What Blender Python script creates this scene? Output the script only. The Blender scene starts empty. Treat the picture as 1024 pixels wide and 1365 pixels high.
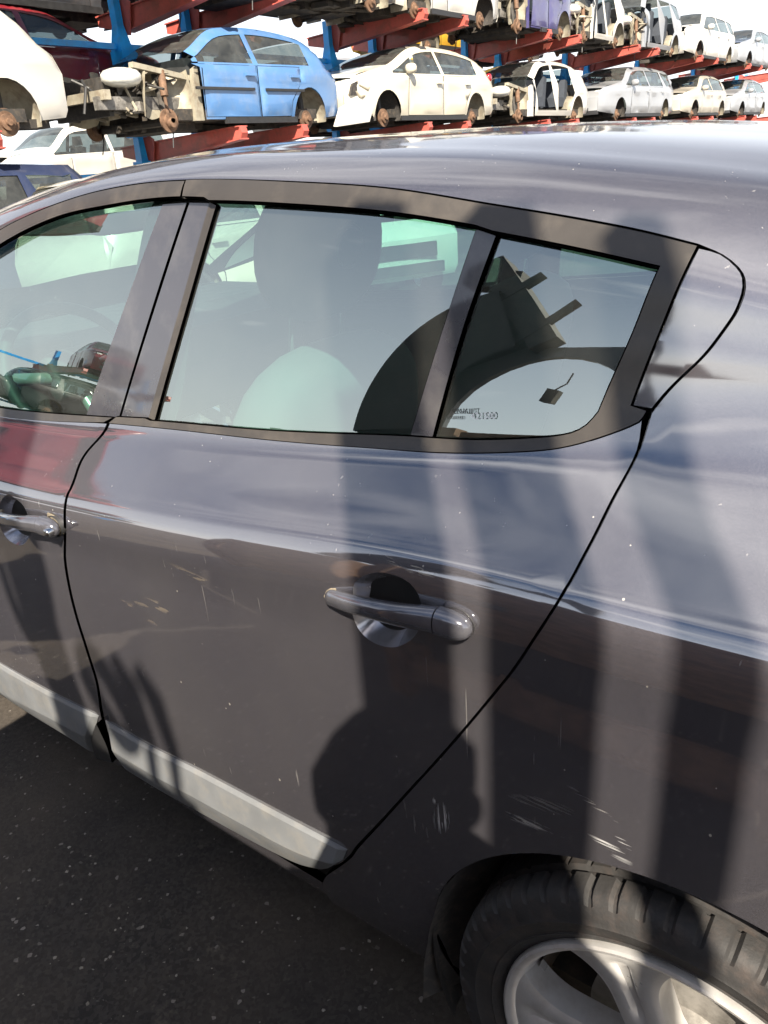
import bpy, bmesh, math, random
import numpy as np
from mathutils import Vector, Matrix
from mathutils.geometry import delaunay_2d_cdt
random.seed(7); np.random.seed(7)
SC=bpy.context.scene; COL=SC.collection
R=math.radians
# ------------------------------------------------------------------ camera, sky, sun, exposure
CAM_POS=(0.12516,-0.63507,1.38541)
def make_camera():
    yaw,pitch,roll=-0.66364048,0.42242678,0.07779343
    cy,sy,cp,sp=math.cos(yaw),math.sin(yaw),math.cos(pitch),math.sin(pitch)
    fwd=Vector((sy*cp,cy*cp,-sp)); right=Vector((cy,-sy,0)); down=fwd.cross(right)
    r2=right*math.cos(roll)+down*math.sin(roll); d2=-right*math.sin(roll)+down*math.cos(roll)
    cam=bpy.data.cameras.new('camera'); o=bpy.data.objects.new('camera',cam); COL.objects.link(o)
    m=Matrix((r2,-d2,-fwd)).transposed().to_4x4(); m.translation=Vector(CAM_POS); o.matrix_world=m
    cam.sensor_fit='VERTICAL'; cam.sensor_height=36; cam.lens=1041.84*36/1365
    cam.clip_start=.02; cam.clip_end=2000
    SC.camera=o
make_camera()
SUN_AZ=40.0; SUN_EL=42.0      # light travels towards -x,+y
world=bpy.data.worlds.new("World"); SC.world=world; world.use_nodes=True
def build_world():
    nt=world.node_tree; n=nt.nodes; L=nt.links; n.clear()
    out=n.new('ShaderNodeOutputWorld'); bg=n.new('ShaderNodeBackground'); sky=n.new('ShaderNodeTexSky')
    sky.sky_type='NISHITA'; sky.sun_disc=False; sky.sun_elevation=R(SUN_EL)
    sky.sun_rotation=R(180-SUN_AZ); sky.dust_density=1.0; sky.air_density=1.0; sky.ozone_density=2.0
    # thin streaky clouds over the whole dome
    tc=n.new('ShaderNodeTexCoord'); sep=n.new('ShaderNodeSeparateXYZ'); L.new(tc.outputs['Generated'],sep.inputs[0])
    zz=n.new('ShaderNodeMath'); zz.operation='MAXIMUM'; zz.inputs[1].default_value=.06; L.new(sep.outputs[2],zz.inputs[0])
    dx=n.new('ShaderNodeMath'); dx.operation='DIVIDE'; L.new(sep.outputs[0],dx.inputs[0]); L.new(zz.outputs[0],dx.inputs[1])
    dy=n.new('ShaderNodeMath'); dy.operation='DIVIDE'; L.new(sep.outputs[1],dy.inputs[0]); L.new(zz.outputs[0],dy.inputs[1])
    cb=n.new('ShaderNodeCombineXYZ'); L.new(dx.outputs[0],cb.inputs[0]); L.new(dy.outputs[0],cb.inputs[1])
    mp=n.new('ShaderNodeMapping'); mp.inputs['Rotation'].default_value=(0,0,R(35)); mp.inputs['Scale'].default_value=(.55,1.5,1); L.new(cb.outputs[0],mp.inputs[0])
    nz=n.new('ShaderNodeTexNoise'); nz.inputs['Scale'].default_value=1.0; nz.inputs['Detail'].default_value=6; nz.inputs['Roughness'].default_value=.56; nz.inputs['Distortion'].default_value=.6
    L.new(mp.outputs[0],nz.inputs['Vector'])
    cr=n.new('ShaderNodeMapRange'); cr.inputs[1].default_value=.47; cr.inputs[2].default_value=.84; L.new(nz.outputs[0],cr.inputs[0])
    # thin veil towards the horizon
    vl=n.new('ShaderNodeMapRange'); vl.inputs[1].default_value=.62; vl.inputs[2].default_value=.0; vl.inputs[3].default_value=0; vl.inputs[4].default_value=.75; L.new(sep.outputs[2],vl.inputs[0])
    mx=n.new('ShaderNodeMath'); mx.operation='MAXIMUM'; L.new(cr.outputs[0],mx.inputs[0]); L.new(vl.outputs[0],mx.inputs[1])
    mix=n.new('ShaderNodeMix'); mix.data_type='RGBA'; L.new(mx.outputs[0],mix.inputs[0]); L.new(sky.outputs[0],mix.inputs[6]); mix.inputs[7].default_value=(13.8,13.7,13.9,1)
    L.new(mix.outputs[2],bg.inputs[0]); bg.inputs[1].default_value=SKY_STRENGTH
    L.new(bg.outputs[0],out.inputs[0])
SKY_STRENGTH=.05
build_world()
sun=bpy.data.lights.new('sun','SUN'); sun.energy=5.0; sun.angle=R(.45); sun.color=(1,.90,.75)
so=bpy.data.objects.new('sun',sun); COL.objects.link(so)
LDIR=Vector((-math.sin(R(SUN_AZ))*math.cos(R(SUN_EL)),math.cos(R(SUN_AZ))*math.cos(R(SUN_EL)),-math.sin(R(SUN_EL))))
so.rotation_euler=LDIR.to_track_quat('-Z','Y').to_euler(); so.location=(6,-8,9)
SC.view_settings.view_transform='Standard'; SC.view_settings.look='None'; SC.view_settings.gamma=1; SC.view_settings.use_curve_mapping=False
SC.view_settings.exposure=1.58
SC.cycles.max_bounces=10; SC.cycles.transparent_max_bounces=24; SC.cycles.use_denoising=True
# ------------------------------------------------------------------ materials
MATS={}
def new_mat(name):
    m=bpy.data.materials.new(name); m.use_nodes=True; m.node_tree.nodes.clear(); MATS[name]=m; return m,m.node_tree.nodes,m.node_tree.links
def noise(n,L,scale,detail=4,rough=.55,vec=None,dist=0):
    z=n.new('ShaderNodeTexNoise'); z.inputs['Scale'].default_value=scale; z.inputs['Detail'].default_value=detail; z.inputs['Roughness'].default_value=rough; z.inputs['Distortion'].default_value=dist
    if vec is not None: L.new(vec,z.inputs['Vector'])
    return z.outputs[0]
def ramp(n,L,src,a,b,lo=0,hi=1):
    r=n.new('ShaderNodeMapRange'); r.inputs[1].default_value=a; r.inputs[2].default_value=b; r.inputs[3].default_value=lo; r.inputs[4].default_value=hi; L.new(src,r.inputs[0]); return r.outputs[0]
def mixc(n,L,f,a,b):
    m=n.new('ShaderNodeMix'); m.data_type='RGBA'
    for s,v in ((0,f),(6,a),(7,b)):
        if isinstance(v,(int,float)): m.inputs[s].default_value=v
        elif isinstance(v,tuple): m.inputs[s].default_value=v+(1,) if len(v)==3 else v
        else: L.new(v,m.inputs[s])
    return m.outputs[2]
def mth(n,L,op,a,b=None):
    m=n.new('ShaderNodeMath'); m.operation=op
    for s,v in ((0,a),(1,b)):
        if v is None: continue
        if isinstance(v,(int,float)): m.inputs[s].default_value=v
        else: L.new(v,m.inputs[s])
    return m.outputs[0]
def objvec(n,L,scale=None,rot=None):
    tc=n.new('ShaderNodeTexCoord'); v=tc.outputs['Object']
    if scale or rot:
        mp=n.new('ShaderNodeMapping'); L.new(v,mp.inputs[0])
        if scale: mp.inputs['Scale'].default_value=scale
        if rot: mp.inputs['Rotation'].default_value=rot
        v=mp.outputs[0]
    return v
def basic(name,col,rough=.5,metal=0,var=.25,scale=8,coat=0,coatior=1.5,spec=.5,bump=0,bscale=60,dirt=None,dirtamt=.5):
    m,n,L=new_mat(name); o=n.new('ShaderNodeOutputMaterial'); p=n.new('ShaderNodeBsdfPrincipled'); L.new(p.outputs[0],o.inputs[0])
    v=objvec(n,L); z=noise(n,L,scale,5,.6,v)
    d=tuple(c*(1-var) for c in col); u=tuple(min(1,c*(1+var)) for c in col)
    c=mixc(n,L,ramp(n,L,z,.3,.7),d,u)
    if dirt: c=mixc(n,L,ramp(n,L,noise(n,L,scale*2.3,6,.65,v),.48,.7,0,dirtamt),c,dirt)
    L.new(c,p.inputs['Base Color']); p.inputs['Roughness'].default_value=rough; p.inputs['Metallic'].default_value=metal
    p.inputs['Coat Weight'].default_value=coat; p.inputs['Coat IOR'].default_value=coatior; p.inputs['Coat Roughness'].default_value=.05; p.inputs['Specular IOR Level'].default_value=spec
    L.new(ramp(n,L,z,.3,.7,max(0,rough-.08),min(1,rough+.1)),p.inputs['Roughness'])
    if bump:
        b=n.new('ShaderNodeBump'); b.inputs['Strength'].default_value=bump; b.inputs['Distance'].default_value=.002; L.new(noise(n,L,bscale,4,.6,v),b.inputs['Height']); L.new(b.outputs[0],p.inputs['Normal'])
    return m
def paint_hero():
    m,n,L=new_mat('grey_metallic_paint'); o=n.new('ShaderNodeOutputMaterial'); p=n.new('ShaderNodeBsdfPrincipled'); L.new(p.outputs[0],o.inputs[0])
    v=objvec(n,L)
    fl=n.new('ShaderNodeTexVoronoi'); fl.inputs['Scale'].default_value=1500; L.new(v,fl.inputs['Vector'])
    fs=n.new('ShaderNodeSeparateColor'); L.new(fl.outputs['Color'],fs.inputs[0])
    base=mixc(n,L,ramp(n,L,fs.outputs[0],.25,1),(.052,.050,.062),(.086,.081,.096))
    # thin grey film of road dust, denser low down where spray reaches, uneven
    film=noise(n,L,3.2,6,.6,objvec(n,L,(1,1,.5)))
    base=mixc(n,L,ramp(n,L,film,.35,.75,.0,.14),base,(.25,.235,.21))
    # dust specks and small stone chips
    sp=n.new('ShaderNodeTexVoronoi'); sp.inputs['Scale'].default_value=85; sp.inputs['Randomness'].default_value=1; L.new(objvec(n,L,(1,1,.75)),sp.inputs['Vector'])
    pick=n.new('ShaderNodeSeparateColor'); L.new(sp.outputs['Color'],pick.inputs[0])
    dot=mth(n,L,'LESS_THAN',sp.outputs['Distance'],mth(n,L,'MULTIPLY',ramp(n,L,pick.outputs[0],.86,1,0,.17),ramp(n,L,noise(n,L,6,3,.6,v),.42,.6)))
    base=mixc(n,L,mth(n,L,'MULTIPLY',dot,.85),base,(.55,.52,.46))
    # fine scratches, two directions
    scr=None
    for rot,sc,th in (((0,R(62),0),(140,140,3.5),.735),((0,R(-28),0),(160,160,2.6),.745),((0,R(85),0),(120,120,5),.75)):
        q=noise(n,L,1,2,.5,objvec(n,L,sc,rot)); s=ramp(n,L,q,th,th+.02); s=mth(n,L,'MULTIPLY',s,ramp(n,L,noise(n,L,9,2,.5,v),.5,.62))
        scr=s if scr is None else mth(n,L,'MAXIMUM',scr,s)
    base=mixc(n,L,mth(n,L,'MULTIPLY',scr,.5),base,(.5,.48,.45))
    # scuffs where something has scraped the paint: centres, half-lengths, direction
    def scuff(cx,cz,rx,rz,ang,col,fine,amt):
        nonlocal base
        mp=n.new('ShaderNodeMapping'); mp.vector_type='TEXTURE'; mp.inputs['Location'].default_value=(cx,0,cz); mp.inputs['Rotation'].default_value=(0,R(ang),0); mp.inputs['Scale'].default_value=(rx,10,rz)
        tc=n.new('ShaderNodeTexCoord'); L.new(tc.outputs['Object'],mp.inputs[0])
        ln=n.new('ShaderNodeVectorMath'); ln.operation='LENGTH'; L.new(mp.outputs[0],ln.inputs[0])
        msk=ramp(n,L,ln.outputs['Value'],1,.35)
        st=noise(n,L,1,3,.6,objvec(n,L,fine,(0,R(-ang),0)))
        f=mth(n,L,'MULTIPLY',msk,ramp(n,L,st,.545,.575)); base=mixc(n,L,mth(n,L,'MULTIPLY',f,amt),base,col)
    scuff(-.312,.597,.014,.034,14,(.80,.80,.81),(260,40,12),1)
    scuff(-.318,.625,.006,.010,30,(.75,.75,.75),(140,40,40),1)
    scuff(-.088,.681,.030,.010,24,(.80,.80,.80),(9,9,330),.95)
    scuff(-.072,.697,.012,.005,28,(.8,.8,.8),(8,8,420),1)
    scuff(-.185,.662,.05,.007,-6,(.62,.61,.59),(24,24,260),.8)
    scuff(-.17,.700,.05,.012,-14,(.40,.39,.38),(14,14,240),.45)
    scuff(-.11,.735,.035,.004,22,(.55,.54,.52),(20,20,300),.6)
    scuff(-.83,.765,.10,.013,-8,(.26,.22,.17),(9,9,40),.75)
    scuff(-.90,.735,.09,.010,9,(.24,.20,.16),(9,9,40),.6)
    scuff(-.70,.845,.085,.008,10,(.26,.22,.17),(9,9,60),.65)
    scuff(-.33,.965,.05,.008,3,(.5,.46,.38),(30,30,200),.6)
    L.new(base,p.inputs['Base Color']); p.inputs['Metallic'].default_value=.5; p.inputs['Roughness'].default_value=.64; p.inputs['Specular IOR Level'].default_value=.4
    p.inputs['Coat Weight'].default_value=1; p.inputs['Coat IOR'].default_value=3.1
    L.new(ramp(n,L,film,.3,.8,.035,.10),p.inputs['Coat Roughness'])
    b=n.new('ShaderNodeBump'); b.inputs['Strength'].default_value=.06; b.inputs['Distance'].default_value=.02; L.new(noise(n,L,5,2,.4,v),b.inputs['Height']); L.new(b.outputs[0],p.inputs['Coat Normal'])
    return m
def glass(name,tint,ior=1.75,dust=.05,rough=0.0):
    m,n,L=new_mat(name); o=n.new('ShaderNodeOutputMaterial')
    t=n.new('ShaderNodeBsdfTransparent'); t.inputs[0].default_value=tint+(1,)
    g=n.new('ShaderNodeBsdfGlossy'); g.inputs['Roughness'].default_value=rough; g.inputs['Color'].default_value=(.90,1,.98,1)
    f=n.new('ShaderNodeFresnel'); ge=n.new('ShaderNodeNewGeometry'); L.new(ramp(n,L,ge.outputs['Backfacing'],0,1,ior,1/ior),f.inputs['IOR'])
    mx=n.new('ShaderNodeMixShader'); L.new(f.outputs[0],mx.inputs[0]); L.new(t.outputs[0],mx.inputs[1]); L.new(g.outputs[0],mx.inputs[2])
    d=n.new('ShaderNodeBsdfDiffuse'); d.inputs[0].default_value=(.45,.46,.43,1)
    v=objvec(n,L); z=noise(n,L,7,6,.65,v)
    m2=n.new('ShaderNodeMixShader'); L.new(ramp(n,L,z,.3,.8,dust*.4,dust*1.4),m2.inputs[0]); L.new(mx.outputs[0],m2.inputs[1]); L.new(d.outputs[0],m2.inputs[2])
    L.new(m2.outputs[0],o.inputs[0]); return m
def asphalt():
    m,n,L=new_mat('asphalt'); o=n.new('ShaderNodeOutputMaterial'); p=n.new('ShaderNodeBsdfPrincipled'); L.new(p.outputs[0],o.inputs[0])
    v=objvec(n,L); vo=n.new('ShaderNodeTexVoronoi'); vo.inputs['Scale'].default_value=150; L.new(v,vo.inputs['Vector'])
    s=n.new('ShaderNodeSeparateColor'); L.new(vo.outputs['Color'],s.inputs[0])
    c=mixc(n,L,ramp(n,L,s.outputs[0],.2,1),(.0135,.0115,.0105),(.040,.035,.031))
    c=mixc(n,L,ramp(n,L,s.outputs[1],.988,.996),c,(.22,.20,.18))
    c=mixc(n,L,ramp(n,L,noise(n,L,1.6,6,.6,v),.38,.68,0,.75),c,(.075,.060,.045))
    c=mixc(n,L,ramp(n,L,noise(n,L,.9,4,.5,v),.56,.7,0,.7),c,(.010,.0095,.0095))
    c=mixc(n,L,ramp(n,L,noise(n,L,14,5,.7,v),.62,.70,0,.5),c,(.11,.095,.075))
    L.new(c,p.inputs['Base Color']); p.inputs['Roughness'].default_value=.85
    b=n.new('ShaderNodeBump'); b.inputs['Strength'].default_value=.55; b.inputs['Distance'].default_value=.003; L.new(mth(n,L,'ADD',s.outputs[2],noise(n,L,420,4,.7,v)),b.inputs['Height']); L.new(b.outputs[0],p.inputs['Normal'])
    return m
paint_hero(); asphalt()
glass('green_tinted_glass',(.50,.82,.72),3.5,.03)
glass('clear_glass',(.62,.72,.70),1.55,.10,.02)
basic('window_trim',(.038,.034,.031),.42,var=.2,scale=5,spec=.5,dirt=(.115,.098,.080),dirtamt=.35,bump=.05,bscale=300)
basic('pillar_film',(.034,.033,.040),.30,var=.12,scale=4,coat=1,coatior=1.6,dirt=(.16,.15,.14),dirtamt=.25)
basic('black_rubber',(.012,.012,.012),.7,var=.3,scale=30)
basic('grey_plastic',(.135,.142,.15),.55,var=.12,scale=12,bump=.15,bscale=500,dirt=(.22,.20,.17),dirtamt=.35)
basic('black_plastic',(.022,.022,.023),.5,var=.3,scale=14,bump=.1,bscale=400)
basic('handle_paint',(.13,.13,.15),.16,metal=.55,var=.25,scale=20,coat=1,dirt=(.3,.27,.22),dirtamt=.12)
basic('tyre_rubber',(.021,.020,.020),.72,var=.35,scale=16,dirt=(.050,.038,.033),dirtamt=.7,bump=.3,bscale=220)
basic('alloy',(.66,.65,.64),.33,metal=.6,var=.12,scale=9,dirt=(.30,.25,.21),dirtamt=.35)
basic('alloy_barrel',(.20,.17,.14),.5,metal=.5,var=.3,scale=9,dirt=(.16,.09,.05),dirtamt=.7)
basic('rusty_steel',(.16,.095,.06),.75,metal=.2,var=.5,scale=14,dirt=(.10,.055,.03),dirtamt=.8)
basic('liner_felt',(.045,.042,.040),.9,var=.3,scale=22,dirt=(.12,.10,.08),dirtamt=.6)
basic('seat_cloth',(.105,.108,.108),.9,var=.12,scale=10,bump=.2,bscale=400)
basic('seat_dark',(.035,.042,.055),.8,var=.2,scale=10,bump=.2,bscale=400)
basic('dash_plastic',(.03,.032,.033),.6,var=.25,scale=18)
basic('headliner',(.42,.42,.40),.95,var=.08,scale=8)
basic('chrome',(.6,.6,.6),.12,metal=1,var=.05)
basic('crimson_paint',(.20,.016,.024),.35,var=.25,scale=2.5,coat=.8,dirt=(.12,.06,.05),dirtamt=.4)
basic('bright_red_paint',(.42,.018,.018),.35,var=.2,scale=2.5,coat=.8,dirt=(.2,.06,.05),dirtamt=.3)
basic('blue_paint',(.075,.18,.38),.35,var=.10,scale=2.5,coat=.7,dirt=(.22,.25,.30),dirtamt=.3)
basic('white_paint',(.52,.505,.47),.35,var=.04,scale=2.5,coat=.6,dirt=(.60,.55,.46),dirtamt=.35)
basic('cream_paint',(.52,.485,.40),.35,var=.05,scale=2.5,coat=.6,dirt=(.55,.5,.4),dirtamt=.25)
basic('silver_paint',(.36,.375,.40),.36,metal=.35,var=.07,scale=2.5,coat=.7,dirt=(.42,.40,.36),dirtamt=.3)
basic('beige_paint',(.46,.43,.37),.36,metal=.2,var=.07,scale=2.5,coat=.6,dirt=(.45,.40,.33),dirtamt=.3)
basic('purple_paint',(.06,.055,.16),.33,var=.2,scale=2.5,coat=.8,dirt=(.14,.12,.16),dirtamt=.3)
basic('navy_paint',(.022,.030,.065),.3,var=.2,scale=2.5,coat=.9,dirt=(.10,.10,.12),dirtamt=.2)
basic('dark_grey_paint',(.06,.062,.068),.36,var=.2,scale=2.5,coat=.6,dirt=(.16,.14,.12),dirtamt=.4)
basic('yellow_paint',(.62,.36,.03),.45,var=.12,scale=3,coat=.4,dirt=(.3,.2,.06),dirtamt=.4)
basic('primer_metal',(.30,.275,.215),.55,metal=.2,var=.25,scale=5,dirt=(.18,.13,.09),dirtamt=.7)
basic('engine_grey',(.20,.19,.175),.55,metal=.4,var=.5,scale=9,dirt=(.05,.045,.04),dirtamt=.8)
basic('engine_dark',(.032,.030,.028),.65,var=.5,scale=9,dirt=(.11,.09,.07),dirtamt=.6)
basic('underseal',(.035,.032,.029),.85,var=.4,scale=6,dirt=(.11,.085,.062),dirtamt=.7)
basic('lamp_lens',(.62,.63,.60),.15,var=.15,scale=9,coat=1,dirt=(.5,.46,.36),dirtamt=.4)
basic('red_lens',(.26,.012,.02),.15,var=.2,scale=9,coat=1)
basic('amber_lens',(.75,.42,.10),.2,var=.2,scale=20,coat=1)
basic('rack_red',(.42,.085,.065),.5,var=.22,scale=4,coat=.15,dirt=(.16,.07,.05),dirtamt=.65)
basic('rack_blue',(.006,.36,.90),.45,var=.16,scale=4,coat=.2,dirt=(.07,.19,.36),dirtamt=.4)
basic('galvanised',(.36,.37,.37),.5,metal=.7,var=.25,scale=6,dirt=(.22,.13,.07),dirtamt=.5)
basic('road_dust',(.22,.185,.13),.9,var=.5,scale=60,dirt=(.05,.045,.04),dirtamt=.8)
basic('cup_paint',(.34,.34,.37),.2,metal=.7,var=.15,scale=30)
basic('skin',(.50,.30,.22),.6,var=.1)
basic('dark_jacket',(.02,.022,.03),.85,var=.3,scale=30)
basic('jeans',(.05,.07,.12),.9,var=.3,scale=30)
basic('pebble_stone',(.24,.22,.19),.85,var=.5,scale=40)
glass('smoked_glass',(.36,.42,.42),1.6,.10,.02)
# ---- painted body surface of the parked hatchback: x rearwards, y inwards from the flank, z up
SX=np.array([-3.4,-3.0,-2.6,-2.3,-2.0,-1.75,-1.467,-1.193,-0.892,-0.662,-0.463,-0.318,-0.184,-0.068,0.1,0.35,0.72])
ZC=np.array([ .70, .80, .85, .868,.876,.884,.888, .898,.921,.942,.964,.976,.981,.983,.984,.975,.94])
ZB=np.array([ .76, .86, .92, .935,.945,.953,.967, .984,1.010,1.028,1.049,1.068,1.089,1.101,1.107,1.09,1.04])
ZG=np.array([ .80, .90, .96, 1.03,1.125,1.232,1.323,1.366,1.378,1.360,1.341,1.321,1.299,1.277,1.238,1.17,1.09])
ZR=np.array([ .86, .95,1.06,1.20,1.30,1.368,1.404,1.430,1.433,1.428,1.419,1.409,1.395,1.380,1.348,1.31,1.21])
def nat(xs,ys):
    n=len(xs);h=np.diff(xs);A=np.eye(n);b=np.zeros(n)
    for i in range(1,n-1):
        A[i,i-1]=h[i-1];A[i,i]=2*(h[i-1]+h[i]);A[i,i+1]=h[i]
        b[i]=6*((ys[i+1]-ys[i])/h[i]-(ys[i]-ys[i-1])/h[i-1])
    m=np.linalg.solve(A,b)
    def f(x):
        x=np.asarray(x,float);i=np.clip(np.searchsorted(xs,x)-1,0,n-2)
        a=xs[i+1]-x;c=x-xs[i];H=h[i]
        return (m[i]*a**3+m[i+1]*c**3)/(6*H)+(ys[i]/H-m[i]*H/6)*a+(ys[i+1]/H-m[i+1]*H/6)*c
    return f
def pch(xs,ys):
    h=np.diff(xs);d=np.diff(ys)/h;m=np.zeros(len(xs));m[0]=d[0];m[-1]=d[-1]
    m[1:-1]=(d[:-1]*h[1:]+d[1:]*h[:-1])/(h[:-1]+h[1:])
    def f(x):
        x=np.asarray(x,float);i=np.clip(np.searchsorted(xs,x)-1,0,len(xs)-2);H=h[i];s=(x-xs[i])/H
        return ys[i]*(1+2*s)*(1-s)**2+m[i]*H*s*(1-s)**2+ys[i+1]*s*s*(3-2*s)+m[i+1]*H*s*s*(s-1)
    return f
fc,fb,fg,fr=nat(SX,ZC),nat(SX,ZB),nat(SX,ZG),nat(SX,ZR)
def yoff(x):
    x=np.asarray(x,float)
    return np.where(x<-.6,.014*(x+.6)**2,.03*(x+.6)**2)+np.where(x<-2.4,.10*(x+2.4)**2,0)+np.where(x>.3,.25*(x-.3)**2,0)
def controls(x):
    x=np.atleast_1d(np.asarray(x,float));c,b,g,r=fc(x),fb(x),fg(x),fr(x);o=yoff(x);q=0*x
    # flank bulges out a touch over the rear wheel, shoulder fades in towards the front
    k=np.exp(-((x-.05)/.35)**2)*.012
    qq=np.clip((x+.13)/.25,0,1);ww=qq*qq*(3-2*qq);yg=.130+(.32+.10*ww)*np.clip(g-b-.024,0,.5)
    Y=[q+.17,q+.068,q+.040,q+.010-.3*k,q-.005-k,q-.008-k,q-.0045-k,q+.002-k,q+.013-k,q+.078,q+.116,q+.130,q+.130+.5*(yg-.130)-.006,yg,yg+.045,yg+.16,q+.60,q+.90-o]
    zz=c-.41
    Z=[q+.15,q+.166,q+.235,q+.41,.41+.42*zz,.41+.78*zz,c-.009,c+.001,c+.009,c+.58*(b-c),b-.006,b+.024,b+.024+.5*(g-b-.024),g,g+.42*(r-g),g+.72*(r-g),g+.92*(r-g),r]
    return np.stack([y+o for y in Y],1),np.stack(Z,1)
_Y,_Z=controls(-.5)
TK=np.concatenate([[0],np.cumsum(np.hypot(np.diff(_Y[0]),np.diff(_Z[0])))])
def S(x,t):
    x=np.atleast_1d(np.asarray(x,float));t=np.atleast_1d(np.asarray(t,float));Y,Z=controls(x)
    i=np.clip(np.searchsorted(TK,t)-1,0,len(TK)-2);h=np.diff(TK);H=h[i];s=(t-TK[i])/H;n=np.arange(len(x))
    out=[]
    for V in (Y,Z):
        d=np.diff(V,axis=1)/h;M=np.zeros_like(V);M[:,0]=d[:,0];M[:,-1]=d[:,-1]
        M[:,1:-1]=(d[:,:-1]*h[1:]+d[:,1:]*h[:-1])/(h[:-1]+h[1:])
        out.append(V[n,i]*(1+2*s)*(1-s)**2+M[n,i]*H*s*(1-s)**2+V[n,i+1]*s*s*(3-2*s)+M[n,i+1]*H*s*s*(s-1))
    return np.stack([x,out[0],out[1]],1)
def N(x,t,e=1e-4):
    a=S(np.asarray(x)+e,t)-S(np.asarray(x)-e,t);b=S(x,np.asarray(t)+e)-S(x,np.asarray(t)-e)
    n=np.cross(a,b);n/=np.linalg.norm(n,axis=1)[:,None]
    return n   # pointing to -y (outwards)?
def GS(x,t,inset=.006,bulge=.003):
    x=np.atleast_1d(np.asarray(x,float));t=np.atleast_1d(np.asarray(t,float));f=((t-TK[11])/(TK[13]-TK[11]))[:,None]
    P=S(x,TK[11]+0*x)*(1-f)+S(x,TK[13]+0*x)*f
    P[:,1]+=inset-(bulge*4*f*(1-f))[:,0]
    return P
def NG(x,t,e=1e-4):
    a=GS(np.asarray(x)+e,t)-GS(np.asarray(x)-e,t);b=GS(x,np.asarray(t)+e)-GS(x,np.asarray(t)-e)
    n=np.cross(a,b);return n/np.linalg.norm(n,axis=1)[:,None]

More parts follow.
